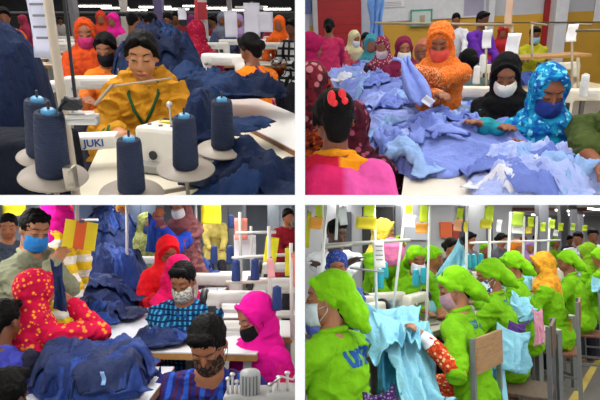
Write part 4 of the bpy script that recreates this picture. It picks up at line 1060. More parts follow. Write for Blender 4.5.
# cards
def tri(label, px, py, dd, w, h, tilt, cols):
    c = P3(px, py, dd); t = thing('striped_card', label, 'card', c, 0); n = len(cols); W = w*dd/FPX; H = h*dd/FPX
    Rt = Matrix.Rotation(R(tilt), 4, 'Y')
    for i, cc in enumerate(cols):
        m = MB(); m.box(Rt @ Vector(((i-(n-1)/2)*W/n, 0, 0)), (W/n, .003, H), Rt, 0); m.build('stripe', M(cc, rough=.6, var=.05), t)
    m = MB(); m.box(Rt @ Vector((0, 0, H/2)), (.03, .012, .02)); m.build('clip', metal('#777777'), t)
tri('large yellow and orange striped card hanging on the white pole', 80, 235, 3.0, 33, 28, 8, ('#e8cf1e', '#e2632a', '#e8cf1e'))
card('plain yellow card hanging near the top right', 211, 214, 4.2, 20, 20, '#e6dc1e')
card('yellow folded card hanging on the right pole', 271, 250, 3.0, 13, 26, '#e0dc20', tilt=-8)
card('salmon card with rounded white holder above the machines', 241, 229, 3.6, 13, 22, '#e89080')
card('pink card hanging lowest on the right pole', 271, 268, 2.9, 7, 20, '#e8a8a8', tilt=4)
card('yellow card at the right edge of the room', 288, 262, 2.8, 6, 28, '#d8d020')
card('peach card at the right edge beside the yellow one', 294, 270, 2.75, 6, 34, '#e0806a')
card('yellow card far at the top left corner', 14, 210, 5.0, 24, 12, '#c8c020')
card('white document sleeve below the salmon card', 245, 247, 3.65, 22, 24, '#d8dae0', cat='sleeve', name='document_sleeve')
card('white label tag lying against the front navy heap', 103, 378, 1.9, 4, 14, '#8fb8e8', clip=False, name='garment_tag', cat='tag')
# poles
for px, y0, y1, dd, w, col, lab in ((77, 203, 250, 3.05, .012, '#b4b4b0', 'white pole carrying the striped card'), (127, 203, 282, 4.2, .013, '#b0b2b4', 'white pole beside the navy pile'), (103, 204, 250, 5.6, .02, '#9aa6b4', 'grey-blue post left of the white pole'), (112, 204, 240, 5.7, .02, '#a8b2be', 'second grey-blue post beyond the navy pile'), (240, 212, 285, 3.55, .012, '#b4b4b0', 'white pole with the salmon card'), (269, 226, 330, 2.95, .011, '#cfcfc8', 'pale pole with the folded yellow card'), (251, 226, 275, 3.5, .010, '#b4b4b0', 'thin white pole behind the document sleeve'), (291, 243, 340, 2.75, .010, '#d0d0c8', 'pale pole at the right edge'), (196, 203, 262, 5.0, .012, '#c8c8c8', 'thin white pole left of the yellow card'), (183, 203, 246, 5.2, .012, '#c8c8c8', 'thin pole behind the brown checked top')):
    rod(lab, P3(px, y0, dd), P3(px+(1 if px > 200 else 0), y1, dd), w, col, name='pole', cat='pole')
rod('white horizontal bar above the machines', P3(236, 233, 3.5), P3(276, 232, 3.45), .011, '#b9b9b4', name='pole', cat='pole')
rod('long white horizontal bar running to the right edge', P3(232, 258, 3.2), P3(296, 254, 3.1), .010, '#b9b9b4', name='pole', cat='pole')
rod('low white bar with brown ends over the machine', P3(226, 282, 2.95), P3(268, 282, 2.95), .009, '#c9c2b4', name='pole', cat='pole')
rod('grey horizontal bar at the top left', P3(20, 220, 4.6), P3(98, 220, 4.6), .012, '#b9b9b6', name='pole', cat='pole')
# machines
sewing_machine('white sewing machine with dark motor behind the checked shirt', (P3(212, 280, 3.55).x, 3.55, Z3), R(175), s=.92, col='#c4c3bd')
sewing_machine('white sewing machine right of the checked-shirt man', (P3(236, 305, 2.95).x, 3.0, Z3), R(178), s=.8, col='#c4c3bd')
table_box('narrow table under the machine right of the checked shirt', P3(240, 310, 2.95).x, 3.02, .62, .4, Z3, 0, top='#dedede', edge='#b8864a')
sewing_machine('white sewing machine behind the magenta shawl', (P3(268, 300, 3.0).x+.08, 3.35, Z3), R(180), s=.9, col='#bdbcb6')
sewing_machine('white sewing machine at the right edge beyond the shawl', (P3(285, 300, 4.2).x, 4.3, Z3), R(180), s=.9, col='#bdbcb6')
sewing_machine('far white sewing machine before the pale green scarf', (P3(140, 250, 4.9).x, 5.0, Z3), R(170), s=.85, col='#bdbcb6')
table_box('far table under the pale green scarf', P3(140, 260, 5.0).x, 5.0, .9, .5, Z3, 0, top='#d0cfc8', edge='#b8864a')
for i, (px, py, dd, lab) in enumerate(((214, 264, 3.4, 'navy thread cone left above the machine'), (230, 264, 3.4, 'navy thread cone beside it, right of the first'), (236, 281, 2.9, 'navy thread cone on the low bar, left'), (255, 280, 2.9, 'navy thread cone on the low bar, right'), (277, 310, 2.6, 'navy thread cone nearest, beside the magenta shawl'), (231, 228, 4.6, 'far navy thread cone near the salmon card'))):
    if i == 0: cb = cone_proto('#1c3160', '#1a3474', '#2a3f7a', .026, .12)
    cone(cb, P3(px, py, dd), lab, 'navy thread cones of the blue line')
# the machine head in the bottom right corner
c = P3(250, 398, 1.75)
t = thing('machine_head', 'grey overlock machine head with thread guides in the bottom right corner', 'sewing machine', (c.x, c.y, Z3+.0), R(0)); G = metal('#b4b5b2', .35)
zz = c.z-Z3
m = MB(); m.box((.04, .02, zz+.0), (.26, .12, .04), bevel=.01); m.box((.12, .02, zz-.03), (.10, .12, .12), bevel=.012); link('housing', fuse(m, .006, 1, name='housing'), paint('#8f908c'), t)
m = MB(); m.lathe([(.034, zz+.01), (.036, zz+.02), (.036, zz+.085), (.030, zz+.095), (.012, zz+.098)], (0, 0, 0), 24); m.build('grey_cylinder', paint('#8f9292', .35), t)
for k in range(5): m = MB() if k == 0 else m; m.cyl((.0+.037*math.cos(-2.2+k*.35), .037*math.sin(-2.2+k*.35), zz+.02), (.0+.037*math.cos(-2.2+k*.35), .037*math.sin(-2.2+k*.35), zz+.085), .0025, n=6)
m.build('rib', paint('#5a5c5c'), t)
for x, hh in ((-.075, .07), (-.06, .085), (-.045, .06), (.07, .05), (.10, .075), (.13, .09)):
    m = MB(); m.cyl((x, -.01, zz), (x, -.01, zz+hh), .005, n=8); m.ell((x, -.01, zz+hh), (.010, .010, .007)); m.build('thread_guide', G, t)
m = MB(); m.tube([(.07, -.02, zz+.05), (.11, -.03, zz+.085), (.15, -.02, zz+.07), (.17, 0, zz+.10)], .004, 8); m.build('thread_lever', G, t)
table_box('table edge carrying the overlock head at the bottom right', c.x+.06, c.y+.02, .30, .2, Z3-.002, 0, top='#cfd0ce')
# far background frames
for i, (px, w, h, col, lab) in enumerate(((20, 60, 20, '#9098a4', 'pale panel far at the left'), (140, 34, 16, '#5c6a80', 'blue-grey panel beyond the green scarf'), (230, 30, 30, '#6a7078', 'grey cabinet beyond the salmon card'), (280, 26, 40, '#77808a', 'grey cabinet at the right edge'), (98, 40, 30, '#54698c', 'blue-grey cabinet beyond the navy pile'))):
    c = P3(px, 225, 8.8); m = MB(); W = w*8.8/500; m.box((0, 0, .95), (W, .4, 1.9), bevel=.02)
    t = thing('storage_cabinet', lab, 'cabinet', (c.x, 8.8+.25*(i % 2), 0)); m.build('body', paint(col), t)
    m = MB(); m.box((-W*.24, -.21, .95), (W*.45, .02, 1.8), bevel=.004); m.build('door', paint(col), t)
    m = MB(); m.box((W*.24, -.21, .95), (W*.45, .02, 1.8), bevel=.004); m.build('door', paint(col), t)
# ================================================================== ROOM 4: lime green uniforms (lower right)
r4 = Room('lower_right', 1.42, 236, (1, -1)); use(r4)
def P4(x, y, d): return ROOM.d(x, y, d)
shell(0, 20, .9, 28, 2.55, M('#74706c', rough=.45, var=.15, scale=1.2, bump=.05), M('#a9abae', rough=.8, var=.08, scale=1), M('#b9babc', rough=.8, var=.08, scale=1), (0, 1))
m = MB(); m.box((1.9, 9.0, 1.25), (3.8, .12, 2.5)); struct('wall_left', m, M('#a6a8ad', rough=.7, var=.08, scale=1))
def bpan(name, x0, x1, y0, y1, col, lab=None, cat=None, d=8.9, th=.05):
    a = P4(x0, y0, d); b = P4(x1, y1, d); m = MB(); m.box((0, 0, 0), (b.x-a.x, th, a.z-b.z), bevel=.004); loc = ((a.x+b.x)/2, d, (a.z+b.z)/2)
    return m.build(name, paint(col), None, loc=loc, label=lab, cat=cat, kind=None if cat else 'structure')
bpan('door_1', 362, 394, 207, 300, '#17181c')
bpan('door_2', 336, 352, 212, 300, '#3a3c44')
bpan('trim_1', 395, 402, 206, 300, '#7d8086')
bpan('window_1', 404, 428, 216, 240, '#b6bcc6')
bpan('poster', 440, 452, 222, 238, '#c4541e', 'orange-red poster on the grey wall', 'poster')
bpan('poster', 452, 459, 224, 240, '#8a2a1c', 'dark red poster beside the orange-red one', 'poster')
bpan('trim_2', 458, 470, 206, 300, '#2e3036')
bpan('trim_3', 486, 494, 206, 300, '#3a3b40', d=8.8)
# ceiling: beams and lights
for i, (dd, col) in enumerate(((12, '#7a3a34'), (16, '#8d8f92'), (20, '#6a3a36'), (24, '#8d8f92'))):
    m = MB(); m.box((11, dd, 2.48), (17, .18, .12)); struct('trim_4', m, paint(col))
for i, (px, dd, lab) in enumerate(((490, 17, 'long tube light at the left of the ceiling'), (565, 19, 'tube light near the right edge, higher one'), (576, 23, 'small tube light far at the right'), (540, 23, 'small tube light in the middle of the ceiling'), (597, 18, 'tube light cut by the right edge'))):
    a = ROOM.d(px, 210, dd); z = 2.38; tube_light(lab, (a.x-.6, dd-.5, z), (a.x+.6, dd+.5, z), .07, strength=9)
# floor markings
g = [ROOM.z(x, y, 0) for x, y in ((566, 404), (577, 404), (606, 352), (602, 350))]
m = MB(); m.poly([(p.x, p.y) for p in g], .001, .004); tag(m.build('floor_line', M('#c9b25a', rough=.6), None), 'yellow painted line on the aisle floor', 'floor marking')
LIME = '#6fae14'; LM = cloth(LIME, var=.06); LC = cloth('#76ba14', var=.08)
LB = cloth('#8ccbe0', rough=.6, var=.06, spec=.2)
red = cloth('#b8321c', pat='floral', col2='#d8562a', col3='#e8c08a', psc=45)
row = Vector((.66, .75, 0)); per = Vector((-.75, .66, 0)); AR = math.atan2(.75, .66)
q1 = person('nearest woman in a lime cap and lime shirt with blue lettering on its back', 327, 299, 2.2, face=172, body=138, pitch=8, head='cap', scarf=LC, top=LM, collar=LM, mask=cloth('#cfdbe6'), skin='#a0694a', sleeve=.55, hands='table', s=1.06, lean=8)
q2 = person('woman in lime with a red printed sleeve sitting on the wooden chair in the centre', 453, 288, 2.95, face=172, body=146, pitch=28, head='cap', scarf=LC, top=LM, collar=LM, mask=cloth('#b08a9a'), skin='#9a6443', sleeve=.5, hem=False, bottom=red, hands=[P4(425, 338, 2.75), P4(430, 345, 2.85)], lean=10)
q3 = person('woman in lime with a white and blue mask just beyond the centre one', 489, 276, 3.55, face=176, body=150, pitch=26, head='cap', scarf=LC, top=LM, collar=LM, mask=cloth('#dfe6ee', pat='floral', col2='#2a5aa0', psc=30), skin='#8d5638', sleeve=.55)
q4 = person('woman in lime with a lime cap half hidden beyond the white-masked one', 511, 266, 4.25, face=178, body=150, pitch=25, head='cap', scarf=LC, top=LM, collar=LM, skin='#8d5638')
q5 = person('woman in lime with a golden yellow headscarf', 541, 266, 4.45, face=165, body=150, pitch=20, head='hood', scarf=cloth('#e0a030', pat='floral', col2='#d08a2a', psc=20), top=LM, collar=LM, skin='#8d5638')
q6 = person('woman in lime with a lime cap next to the yellow scarf', 566, 262, 5.2, face=165, body=148, pitch=20, head='cap', scarf=LC, top=LM, collar=LM, skin='#7d4b30')
q7 = person('woman in lime with an olive green scarf near the right edge', 587, 253, 5.9, face=120, body=140, pitch=15, head='hood', scarf=cloth('#6f9a1c'), top=LM, collar=LM, skin='#7d4b30')
person('man in a white shirt standing among the lime uniforms at the right', 578, 239, 7.6, face=-130, body=-120, pose='stand', male=True, head='short', top=cloth('#d6dae0'), skin='#7d4b30')
person('person in a grey checked shirt standing at the right edge', 593, 236, 7.2, face=-110, pose='stand', male=True, head='short', top=cloth('#8d90a0', pat='check', col2='#c9ccd6', psc=60), skin='#6d412b')
person('woman in lime at the right edge behind the olive scarf', 600, 258, 5.6, face=120, pose='sit', head='cap', scarf=LC, top=LM, collar=LM)
person('person in a white shirt with black sleeves standing at the left wall', 337, 234, 3.75, face=-60, body=-75, pose='stand', male=True, head='short', pitch=22, top=cloth('#dfe3ea'), sleeve=.45, skin='#4a2c20', hands=[P4(322, 268, 3.6), P4(350, 262, 3.4)], mask=None, s=.95)
person('worker in a dark blue hair net facing the camera behind the nearest woman', 337, 267, 3.0, face=-92, pitch=22, head='cap', scarf=cloth('#2c3f86', pat='dots', col2='#5a74c0', psc=60), top=cloth('#4a5aa0'), skin='#8d5638', s=.8)
person('woman in a yellow scarf and pink collar standing at the left wall', 385, 233, 4.4, face=-15, body=-60, pose='stand', pitch=15, head='hood', scarf=cloth('#dcc64a'), top=LM, collar=LM, skin='#a0694a', vest=None)
m = MB(); c = P4(391, 252, 4.12); m.ell((0, 0, 0), (.10, .07, .11)); tag(link('pink_scarf', fuse(m, .01, 2, lambda c: .02*ridged(c*14, 2)), cloth('#e07aa8'), None, loc=c), 'bunched pink scarf at the chest of the yellow-scarfed woman', 'scarf')
person('facing woman in lime cap and pale mask at the machines, left', 417, 260, 4.2, face=-80, pitch=22, head='cap', scarf=LC, top=LM, collar=LM, mask=cloth('#d0d4de'), skin='#8d5638')
person('woman in lime cap turned right behind the pale-masked one', 434, 258, 4.9, face=-30, pitch=20, head='cap', scarf=LC, top=LM, collar=LM, skin='#8d5638')
person('far woman in lime with an orange headscarf', 517, 249, 6.6, face=-90, head='hood', scarf=cloth('#e07a1c'), top=LM, collar=LM, skin='#8d5638')
rnd.seed(33)
far = [(470, 240, 7.0, 'hair', '#6a6a70', 'far dark-haired worker in grey left of the teal rack'), (486, 250, 7.2, 'cap', LIME, 'far lime-capped worker under the tall yellow card'), (502, 240, 8.0, 'hair', '#50505c', 'far dark-haired worker behind the white cards'), (530, 248, 8.2, 'hood', '#9a7ab0', 'far worker in a lilac scarf'), (545, 242, 9.5, 'cap', LIME, 'far lime-capped worker, left one of the back pair'), (556, 243, 10.5, 'cap', LIME, 'far lime-capped worker, right one of the back pair'), (536, 239, 11.5, 'hair', '#c9ccd2', 'far worker in a pale shirt at the end of the hall'), (400, 245, 6.4, 'cap', '#a6c83a', 'far capped worker behind the white pole'), (452, 247, 6.0, 'hair', '#3a3a44', 'far worker with black hair left of the teal cones'), (524, 241, 12.5, 'hood', '#c04a3a', 'far worker in a red scarf at the end of the hall'), (570, 240, 12, 'hair', '#3f4a60', 'far worker in dark blue at the end of the hall')]
for px, py, dd, hd, c, lab in far:
    person(lab, px, py, dd, face=-90+rnd.randint(-40, 40), head=hd, scarf=cloth(c), top=cloth(c if c != '#9a7ab0' else '#b9bcc8'), eyes=False)
d = PD[q1.name]
decal('urmi', .115, cloth('#27549a', var=.1), q1, 'shirt', d['nb']-d['up']*.14+d['fw']*-.6+d['X']*.062, Vector((0, 1, 0)), Vector((0, 0, 1)), bold=.005)
for q, sx in ((q2, .075), (q3, .075)):
    d = PD[q.name]; decal('urmi', sx, cloth('#3a6a8a', var=.1), q, 'shirt', d['nb']-d['up']*.14+d['fw']*-.6+d['X']*.02, Vector((0, 1, 0)), Vector((0, 0, 1)), bold=.003)
for q, nm_ in ((q2, 'white cuff'),):
    d = PD[q.name]; m = MB()
    for k in (-1, 1): m.cap(d['el'][k], d['wr'][k].lerp(d['el'][k], .15), .052, .040)
    link('sleeve', fuse(m, .008, 2, lambda c: .006*ridged(c*20, 2)), red, q, label='red printed sleeves')
    m = MB()
    for k in (-1, 1): m.cap(d['wr'][k].lerp(d['el'][k], .2), d['wr'][k], .046, .036)
    link('cuff', fuse(m, .007, 2), cloth('#e6e8ec'), q, label='white cuffs')
d = PD[q1.name]
# tables, machines of the row
gT = 'grey machine tables of the lime row'
ladies = [(.115, 2.2), (.9, 2.95), (1.34, 3.55), (1.8, 4.25), (2.15, 4.45), (2.77, 5.2), (3.39, 5.9), (4.1, 6.7)]
tl = ('nearest woman', 'centre woman', 'white-masked woman', 'half hidden woman', 'golden scarf', 'cap beside the golden scarf', 'olive scarf', 'last seat of the row')
for i, (x, y) in enumerate(ladies):
    c = Vector((x, y, 0))+per*.56-row*.05
    if i in (3,): continue
    if c.x > .35: table_box('machine table in front of the %s' % tl[i], c.x, c.y, .8, .42, .74, AR-R(0), top='#d9d4c4', edge='#8a8478')
    if c.x > .1: sewing_machine('white sewing machine in front of the %s' % tl[i], (c.x, c.y, .743), AR+R(8), s=.85, col='#cdc8bc')
for i, (px, dd, lab) in enumerate(((352, 3.6, 'white sewing machine behind the nearest cap'), (385, 3.9, 'white sewing machine below the teal cone'), (412, 4.5, 'white sewing machine in front of the pale-masked woman'), (455, 5.4, 'white sewing machine farther along the opposite row'), (480, 6.2, 'white sewing machine near the end of the opposite row'), (505, 7.0, 'last white sewing machine of the opposite row'))):
    a = P4(px, 280, dd); table_box('table under the ' + lab.replace('white ', ''), a.x, dd, .7, .42, .76, AR*.6, top='#d8d6cc', edge='#8a8478')
    sewing_machine(lab, (a.x, dd, .763), AR*.6+R(180), s=.8, col='#cdc8bc')
# chairs
gc = 'wooden-backed work chairs'
chair('wooden-backed chair of the centre woman', (.90, 2.93, 0), R(48))
chair('dark chair with a light blue cloth over it beside the centre chair', (1.42, 3.28, 0), R(60), frame='#5a5c5e', wood='#5a463a')
chair('work chair behind the woman with the golden scarf', (2.2, 4.38, 0), R(60), wood='#8a5a4a')
chair('work chair near the olive scarf', (2.83, 5.12, 0), R(60), wood='#7a4a40')
chair('farthest work chair by the aisle', (3.45, 5.82, 0), R(60), wood='#6a4a40')
drape('dark purple and navy cloth over the nearest seat back', P4(362, 392, 2.05), P4(397, 383, 2.1), P4(362, 415, 2.0), P4(399, 412, 2.05), cloth('#3a2450', pat='dots', col2='#8a70b0', psc=60), 'seat_cloth', folds=3, amp=.02)
# side tables along the aisle
table_box('grey side table with white top in the aisle, nearer one', P4(537, 330, 4.3).x, 4.3, .20, .35, .66, R(10), top='#d8d6cc', edge='#77797a', legcol='#6c7070')
table_box('grey side table with white top in the aisle, farther one', P4(553, 315, 4.9).x, 4.9, .20, .35, .68, R(10), top='#d8d6cc', edge='#77797a', legcol='#6c7070')
# cloth
drape('large light blue sheet hanging from the table by the nearest woman', P4(372, 312, 2.75), P4(430, 320, 2.95), P4(398, 410, 2.45), P4(452, 410, 2.6), LB, folds=5, amp=.07, n=(60, 50))
drape('light blue sheet lying between the nearest woman and the machines', P4(340, 300, 3.3), P4(418, 306, 3.2), P4(372, 352, 2.5), P4(420, 345, 2.6), cloth('#86c6de', rough=.6), folds=4, amp=.06, n=(50, 40), seed=3)
drape('teal shadowed sheet under the table edge', P4(378, 340, 2.7), P4(402, 338, 2.7), P4(376, 392, 2.55), P4(402, 400, 2.5), cloth('#3f8fae'), folds=3, amp=.04, seed=5)  # light blue sheet with the shade under the table put into its colour
drape('light blue sheet hanging over the dark chair', P4(497, 322, 3.05), P4(531, 332, 3.2), P4(492, 368, 3.0), P4(524, 374, 3.15), LB, folds=3, amp=.05, seed=8)
drape('long light blue sheet falling between the centre chair and the dark chair', P4(492, 335, 3.15), P4(504, 328, 3.15), P4(484, 408, 2.9), P4(508, 408, 2.95), LB, folds=3, amp=.05, seed=11)
drape('light blue sheet raised beside the far lime caps', P4(458, 238, 4.2), P4(463, 244, 4.2), P4(436, 276, 4.1), P4(466, 280, 4.1), LB, folds=3, amp=.04, seed=14)
drape('light blue cloth in front of the golden scarf woman', P4(512, 290, 4.0), P4(530, 296, 4.1), P4(512, 318, 3.9), P4(532, 322, 4.0), LB, folds=3, amp=.05, seed=17)
drape('light blue cloth at the right edge', P4(592, 276, 5.0), P4(606, 276, 5.0), P4(592, 292, 5.0), P4(606, 293, 5.0), LB, folds=2, amp=.03, seed=19)
drape('pink cloth hanging on the chair by the side table', P4(531, 308, 3.95), P4(543, 308, 3.95), P4(534, 345, 3.9), P4(543, 345, 3.9), cloth('#d090a8'), folds=2, amp=.02, seed=20)
drape('mustard cloth hanging from the chair farther along the aisle', P4(560, 320, 4.3), P4(571, 318, 4.3), P4(562, 350, 4.25), P4(572, 350, 4.25), cloth('#b88a2a'), folds=2, amp=.03, seed=22)
drape('dark violet cloth over the backrest of the dark chair', P4(508, 320, 3.3), P4(527, 319, 3.3), P4(508, 334, 3.28), P4(527, 333, 3.28), cloth('#5a3a80'), folds=2, amp=.01, seed=24)
for i, (px, dd, w, dep, H, lab) in enumerate(((366, 3.5, 52, .4, .12, 'light blue pieces heaped on the table behind the nearest cap'), (392, 4.1, 50, .5, .12, 'light blue pieces heaped before the pink collar'), (430, 4.3, 50, .4, .10, 'light blue pieces before the pale-masked woman'), (475, 5.2, 46, .4, .14, 'light blue pieces on the far opposite tables'), (520, 6.4, 30, .4, .2, 'light blue pieces near the orange headscarf'))):
    a = P4(px, 280, dd); heap(lab, a.x, dd, .765, w*dd/FPX/2, dep/2, H, '#8ccbe0', seed=60+i, mat=LB, fold=.04, group='light blue pieces on the machine tables')
ct = cone_proto('#1f93a8', '#2aa4b8', '#bfe4ea', .028, .125)
for i, (px, py, dd, lab) in enumerate(((380, 288, 3.4, 'teal thread cone standing nearest'), (416, 286, 3.9, 'teal thread cone, left of the pair'), (424, 284, 3.9, 'teal thread cone, right of the pair'), (385, 278, 4.0, 'teal thread cone behind the nearest one'), (468, 268, 4.6, 'teal thread cone at the far rack, first'), (474, 268, 4.7, 'teal thread cone at the far rack, second'), (481, 267, 4.8, 'teal thread cone at the far rack, third'), (458, 272, 4.5, 'teal thread cone beside the raised sheet'))):
    cone(ct, P4(px, py, dd), lab, 'teal thread cones')
# poles, bars, cards
for px, x2, y0, y1, dd, lab in ((326, 322, 203, 272, 2.9, 'white pole nearest the left wall edge'), (338, 336, 203, 240, 3.3, 'white pole left of the dark door'), (374, 376, 203, 282, 3.2, 'white pole in front of the dark door'), (406, 396, 203, 285, 3.3, 'slanting white pole right of the dark door'), (430, 428, 206, 270, 3.8, 'white pole with the orange card'), (467, 466, 206, 288, 3.6, 'tall white pole at the room centre'), (490, 489, 206, 272, 4.2, 'white pole carrying lime card pair'), (511, 508, 212, 262, 4.8, 'pale pole before the orange headscarf'), (537, 535, 216, 258, 5.4, 'pale pole behind the golden scarf'), (524, 523, 216, 258, 5.8, 'thin pale pole behind the lime caps'), (550, 548, 218, 252, 6.4, 'thin pale pole right of the golden scarf')):
    rod(lab, P4(px, y0, dd), P4(x2, y1, dd), .0095 if dd < 4 else .013, '#d4d6d6', name='pole', cat='pole')
rod('long grey bar across the left machines', P4(321, 245, 3.1), P4(410, 240, 3.2), .011, '#a3a39e', name='pole', cat='pole')
rod('second grey bar below the long one', P4(322, 248, 2.9), P4(372, 243, 3.3), .009, '#8d8a84', name='pole', cat='pole')
rod('thin low bar behind the white slip', P4(350, 268, 3.1), P4(384, 272, 3.1), .006, '#8a8a8a', name='pole', cat='pole')
rod('far white bar above the lime uniforms', P4(470, 243, 5.0), P4(560, 240, 6.5), .012, '#cfd2d2', name='pole', cat='pole')
YG = '#b6cc22'
cards = [(319, 212, 2.85, 7, 14, YG, 'lime card at the upper left corner'), (316, 223, 2.8, 13, 12, '#e09a3a', 'orange card at the left edge'), (308, 230, 3.2, 5, 36, '#b8b41c', 'tall olive card at the left wall'), (343, 216, 3.25, 8, 18, '#e2e4ea', 'white card on the pole by the grey door'), (369, 210, 3.15, 11, 14, YG, 'lime card before the dark door'), (366, 223, 3.1, 20, 12, '#d2c022', 'wide yellow card before the dark door'), (379, 254, 3.1, 11, 28, '#e0dedd', 'long white slip with writing hanging low'), (409, 210, 3.25, 7, 10, YG, 'small lime card right of the dark door'), (410, 221, 3.2, 11, 12, '#e8eaee', 'white card right of the dark door'), (424, 213, 3.75, 8, 18, YG, 'lime card above the orange card'), (422, 228, 3.7, 12, 10, '#e0983a', 'orange card right of the white one'), (460, 215, 3.9, 6, 14, YG, 'lime card on the left of the tall pole'), (458, 225, 3.85, 8, 12, '#e0a07a', 'salmon card left of the tall pole'), (466, 227, 3.55, 4, 10, '#d8c83a', 'narrow yellow card on the tall pole'), (489, 214, 4.1, 9, 16, YG, 'lime card right of the tall pole'), (486, 224, 4.05, 12, 9, '#c8c02a', 'yellow card right of the tall pole'), (499, 226, 4.4, 5, 12, '#dfe1e6', 'white card beside the yellow one'), (518, 219, 4.7, 11, 14, '#9cba3a', 'pale lime card over the orange headscarf'), (518, 229, 4.75, 11, 9, '#e2e4ea', 'white card under the pale lime card'), (531, 222, 5.2, 6, 10, YG, 'small lime card behind the golden scarf'), (529, 230, 5.25, 6, 7, '#d8c050', 'small mustard card behind the golden scarf'), (543, 227, 6.0, 5, 9, YG, 'small lime card in the far row, left'), (552, 224, 6.2, 6, 9, '#a8bf3a', 'small olive card in the far row'), (561, 227, 7.0, 5, 8, YG, 'small lime card in the far row, middle'), (573, 227, 7.6, 4, 7, '#a8c43a', 'small lime card in the far row, right'), (585, 228, 8.4, 5, 6, YG, 'tiny lime card near the white-shirted man'), (556, 233, 7.4, 5, 6, '#dfe2e6', 'tiny white card in the far row')]
for px, py, dd, w, h, c, lab in cards:
    card(lab, px, py, dd, w, h, c, tilt=rnd.uniform(-6, 6), lines='writing' in lab)
for i in range(7):
    dd = 9+i*2; x = 3.9+(dd-9)*.62
    table_box('far table of the lime row at the end of the hall', x, dd, 1.4, .5, .75, AR*.5, group='far tables of the green hall', top='#c9ccd0')
    m = MB(); a = Vector((x+.6, dd+.3, 0)); m.box((0, 0, 1.25), (.18, .18, 2.5), bevel=.01)
    if i % 2 == 0: struct('trim_5', m, paint('#7d8088'), loc=a)
c = P4(577, 330, 5.6)
t = thing('floor_bin', 'dark crate standing in the aisle at the right edge', 'crate', (P4(604, 300, 6.0).x, 6.1, 0)); m = MB(); m.box((0, 0, .3), (.7, .5, .6), bevel=.02); m.build('body', paint('#1d2438'), t)
m = MB(); m.box((0, 0, .61), (.74, .54, .03), bevel=.01); m.build('lid', paint('#222a40'), t)
# ================================================================== lamps
use(r1)
for x in (-3.2, -1.2):
    for y in (1.7, 3.4): area('ceiling_light', (x, y, 2.75), (.5, 1.2), 42)
area('ceiling_light', (-4, 7.5, 2.8), (8, 2), 120)
area('ceiling_light', (-6, 13, 2.8), (12, 5), 230)
area('ceiling_light', (-9, 21, 2.8), (16, 7), 320)
use(r2)
for x in (1.0, 3.0):
    for y in (1.7, 3.6): area('ceiling_light', (x, y, 3.0), (.5, 1.2), 30)
area('ceiling_light', (3.5, 7.5, 3.1), (6, 4), 150)
ROOM = None
for x in (-.6, -1.7, -2.8, -4.2): area('slab_fill_light', (x, 5.6, CAM.z-.0125), (.35, 9), 66, world=True)  # unseen strips added under the slab to brighten the lower left room
for x in (.7, 1.9, 3.1, 4.4, 6): area('slab_fill_light', (x, 5.6, CAM.z-.0125), (.35, 9), 66, world=True)  # the same added strips for the lower right room
use(r4)
area('ceiling_light', (10, 19, 2.35), (14, 14), 900)
# ================================================================== the white gutters of the panel grid, built as a cross wall, camera, light
ROOM = None
WP = M('#fbfbfb', rough=.9, var=0, bump=0)
TH = .010
m = MB(); m.box((0, 15.5, CAM.z), (2*TH, 29, 22)); struct('gutter_wall', m, WP)
m = MB(); m.box((0, 15.51, CAM.z), (36, 29, 2*TH)); struct('gutter_slab', m, WP)
m = MB()       # added unseen wall round one wide opening, keeps world light out of the rooms
for c, sz in (((-10.05, .96, CAM.z), (17.9, .06, 22)), ((10.05, .96, CAM.z), (17.9, .06, 22)), ((0, .96, CAM.z+5.9), (2.2, .06, 10.2)), ((0, .96, CAM.z-5.9), (2.2, .06, 10.2))): m.box(c, sz)
struct('front_light_block', m, WP)
bpy.context.view_layer.update()
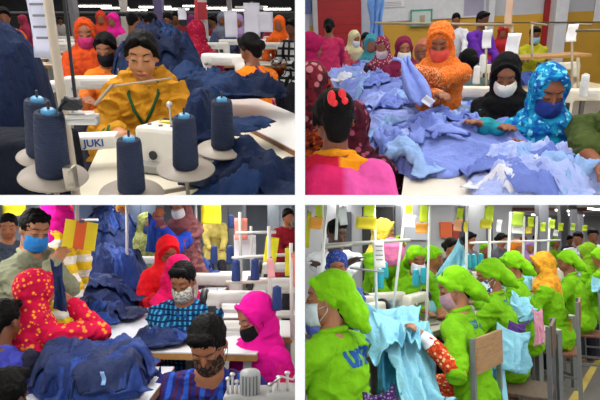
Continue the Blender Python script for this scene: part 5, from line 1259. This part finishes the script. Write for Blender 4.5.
# everything built against the cross wall ends at it
G = TH+.0006
for o in list(bpy.data.objects):
    if o.type != 'MESH': continue
    top = o
    while top.parent: top = top.parent
    q = top.get('_q')
    if q is None or tuple(q) == (0, 0): continue
    mw = o.matrix_world; qx, qz = q[0], q[1]
    me = o.data; n = len(me.vertices)
    if n == 0: continue
    co = np.empty(n*3); me.vertices.foreach_get('co', co); co = co.reshape(-1, 3)
    W = co @ np.array(mw.to_3x3()).T+np.array(mw.translation)
    ax = qx*W[:, 0]-G; az = qz*(W[:, 2]-CAM.z)-G
    if ax.min() >= 0 and az.min() >= 0: continue
    if ax.max() < 0 or az.max() < 0:
        bpy.data.objects.remove(o); continue
    if me.users > 1: o.data = me = me.copy()
    bm = bmesh.new(); bm.from_mesh(me); mi = mw.inverted(); nt = mi.to_3x3()
    for mn, nv, pt in ((ax.min(), Vector((qx, 0, 0)), Vector((qx*G, 0, 0))), (az.min(), Vector((0, 0, qz)), Vector((0, 0, CAM.z+qz*G)))):
        if mn < 0:
            ln = (mw.to_3x3().transposed() @ nv).normalized()
            bmesh.ops.bisect_plane(bm, geom=bm.verts[:]+bm.edges[:]+bm.faces[:], plane_co=mi @ pt, plane_no=ln, clear_inner=True)
    if len(bm.faces) == 0:
        bm.free(); bpy.data.objects.remove(o); continue
    bm.to_mesh(me); bm.free()
for o in list(bpy.data.objects):
    if o.type == 'EMPTY' and not o.children: bpy.data.objects.remove(o)
for o in bpy.data.objects:
    for k in ('_q', '_t'):
        if k in o: del o[k]
cam = bpy.data.cameras.new('camera'); co = bpy.data.objects.new('camera', cam); COL.objects.link(co)
co.location = CAM; co.rotation_euler = (R(90), 0, 0)
cam.sensor_fit = 'HORIZONTAL'; cam.sensor_width = 36; cam.lens = FPX/600*36; cam.clip_end = 200; cam.clip_start = .05
SC.camera = co
w = bpy.data.worlds.new('world'); SC.world = w; w.use_nodes = True
bg = w.node_tree.nodes['Background']; bg.inputs[0].default_value = (.98, .99, 1, 1); bg.inputs[1].default_value = 1.0
SC.view_settings.view_transform = 'Standard'; SC.view_settings.look = 'None'; SC.view_settings.exposure = 0.0; SC.view_settings.gamma = 1
SC.cycles.use_denoising = True; SC.cycles.max_bounces = 5; SC.cycles.diffuse_bounces = 3; SC.cycles.glossy_bounces = 2
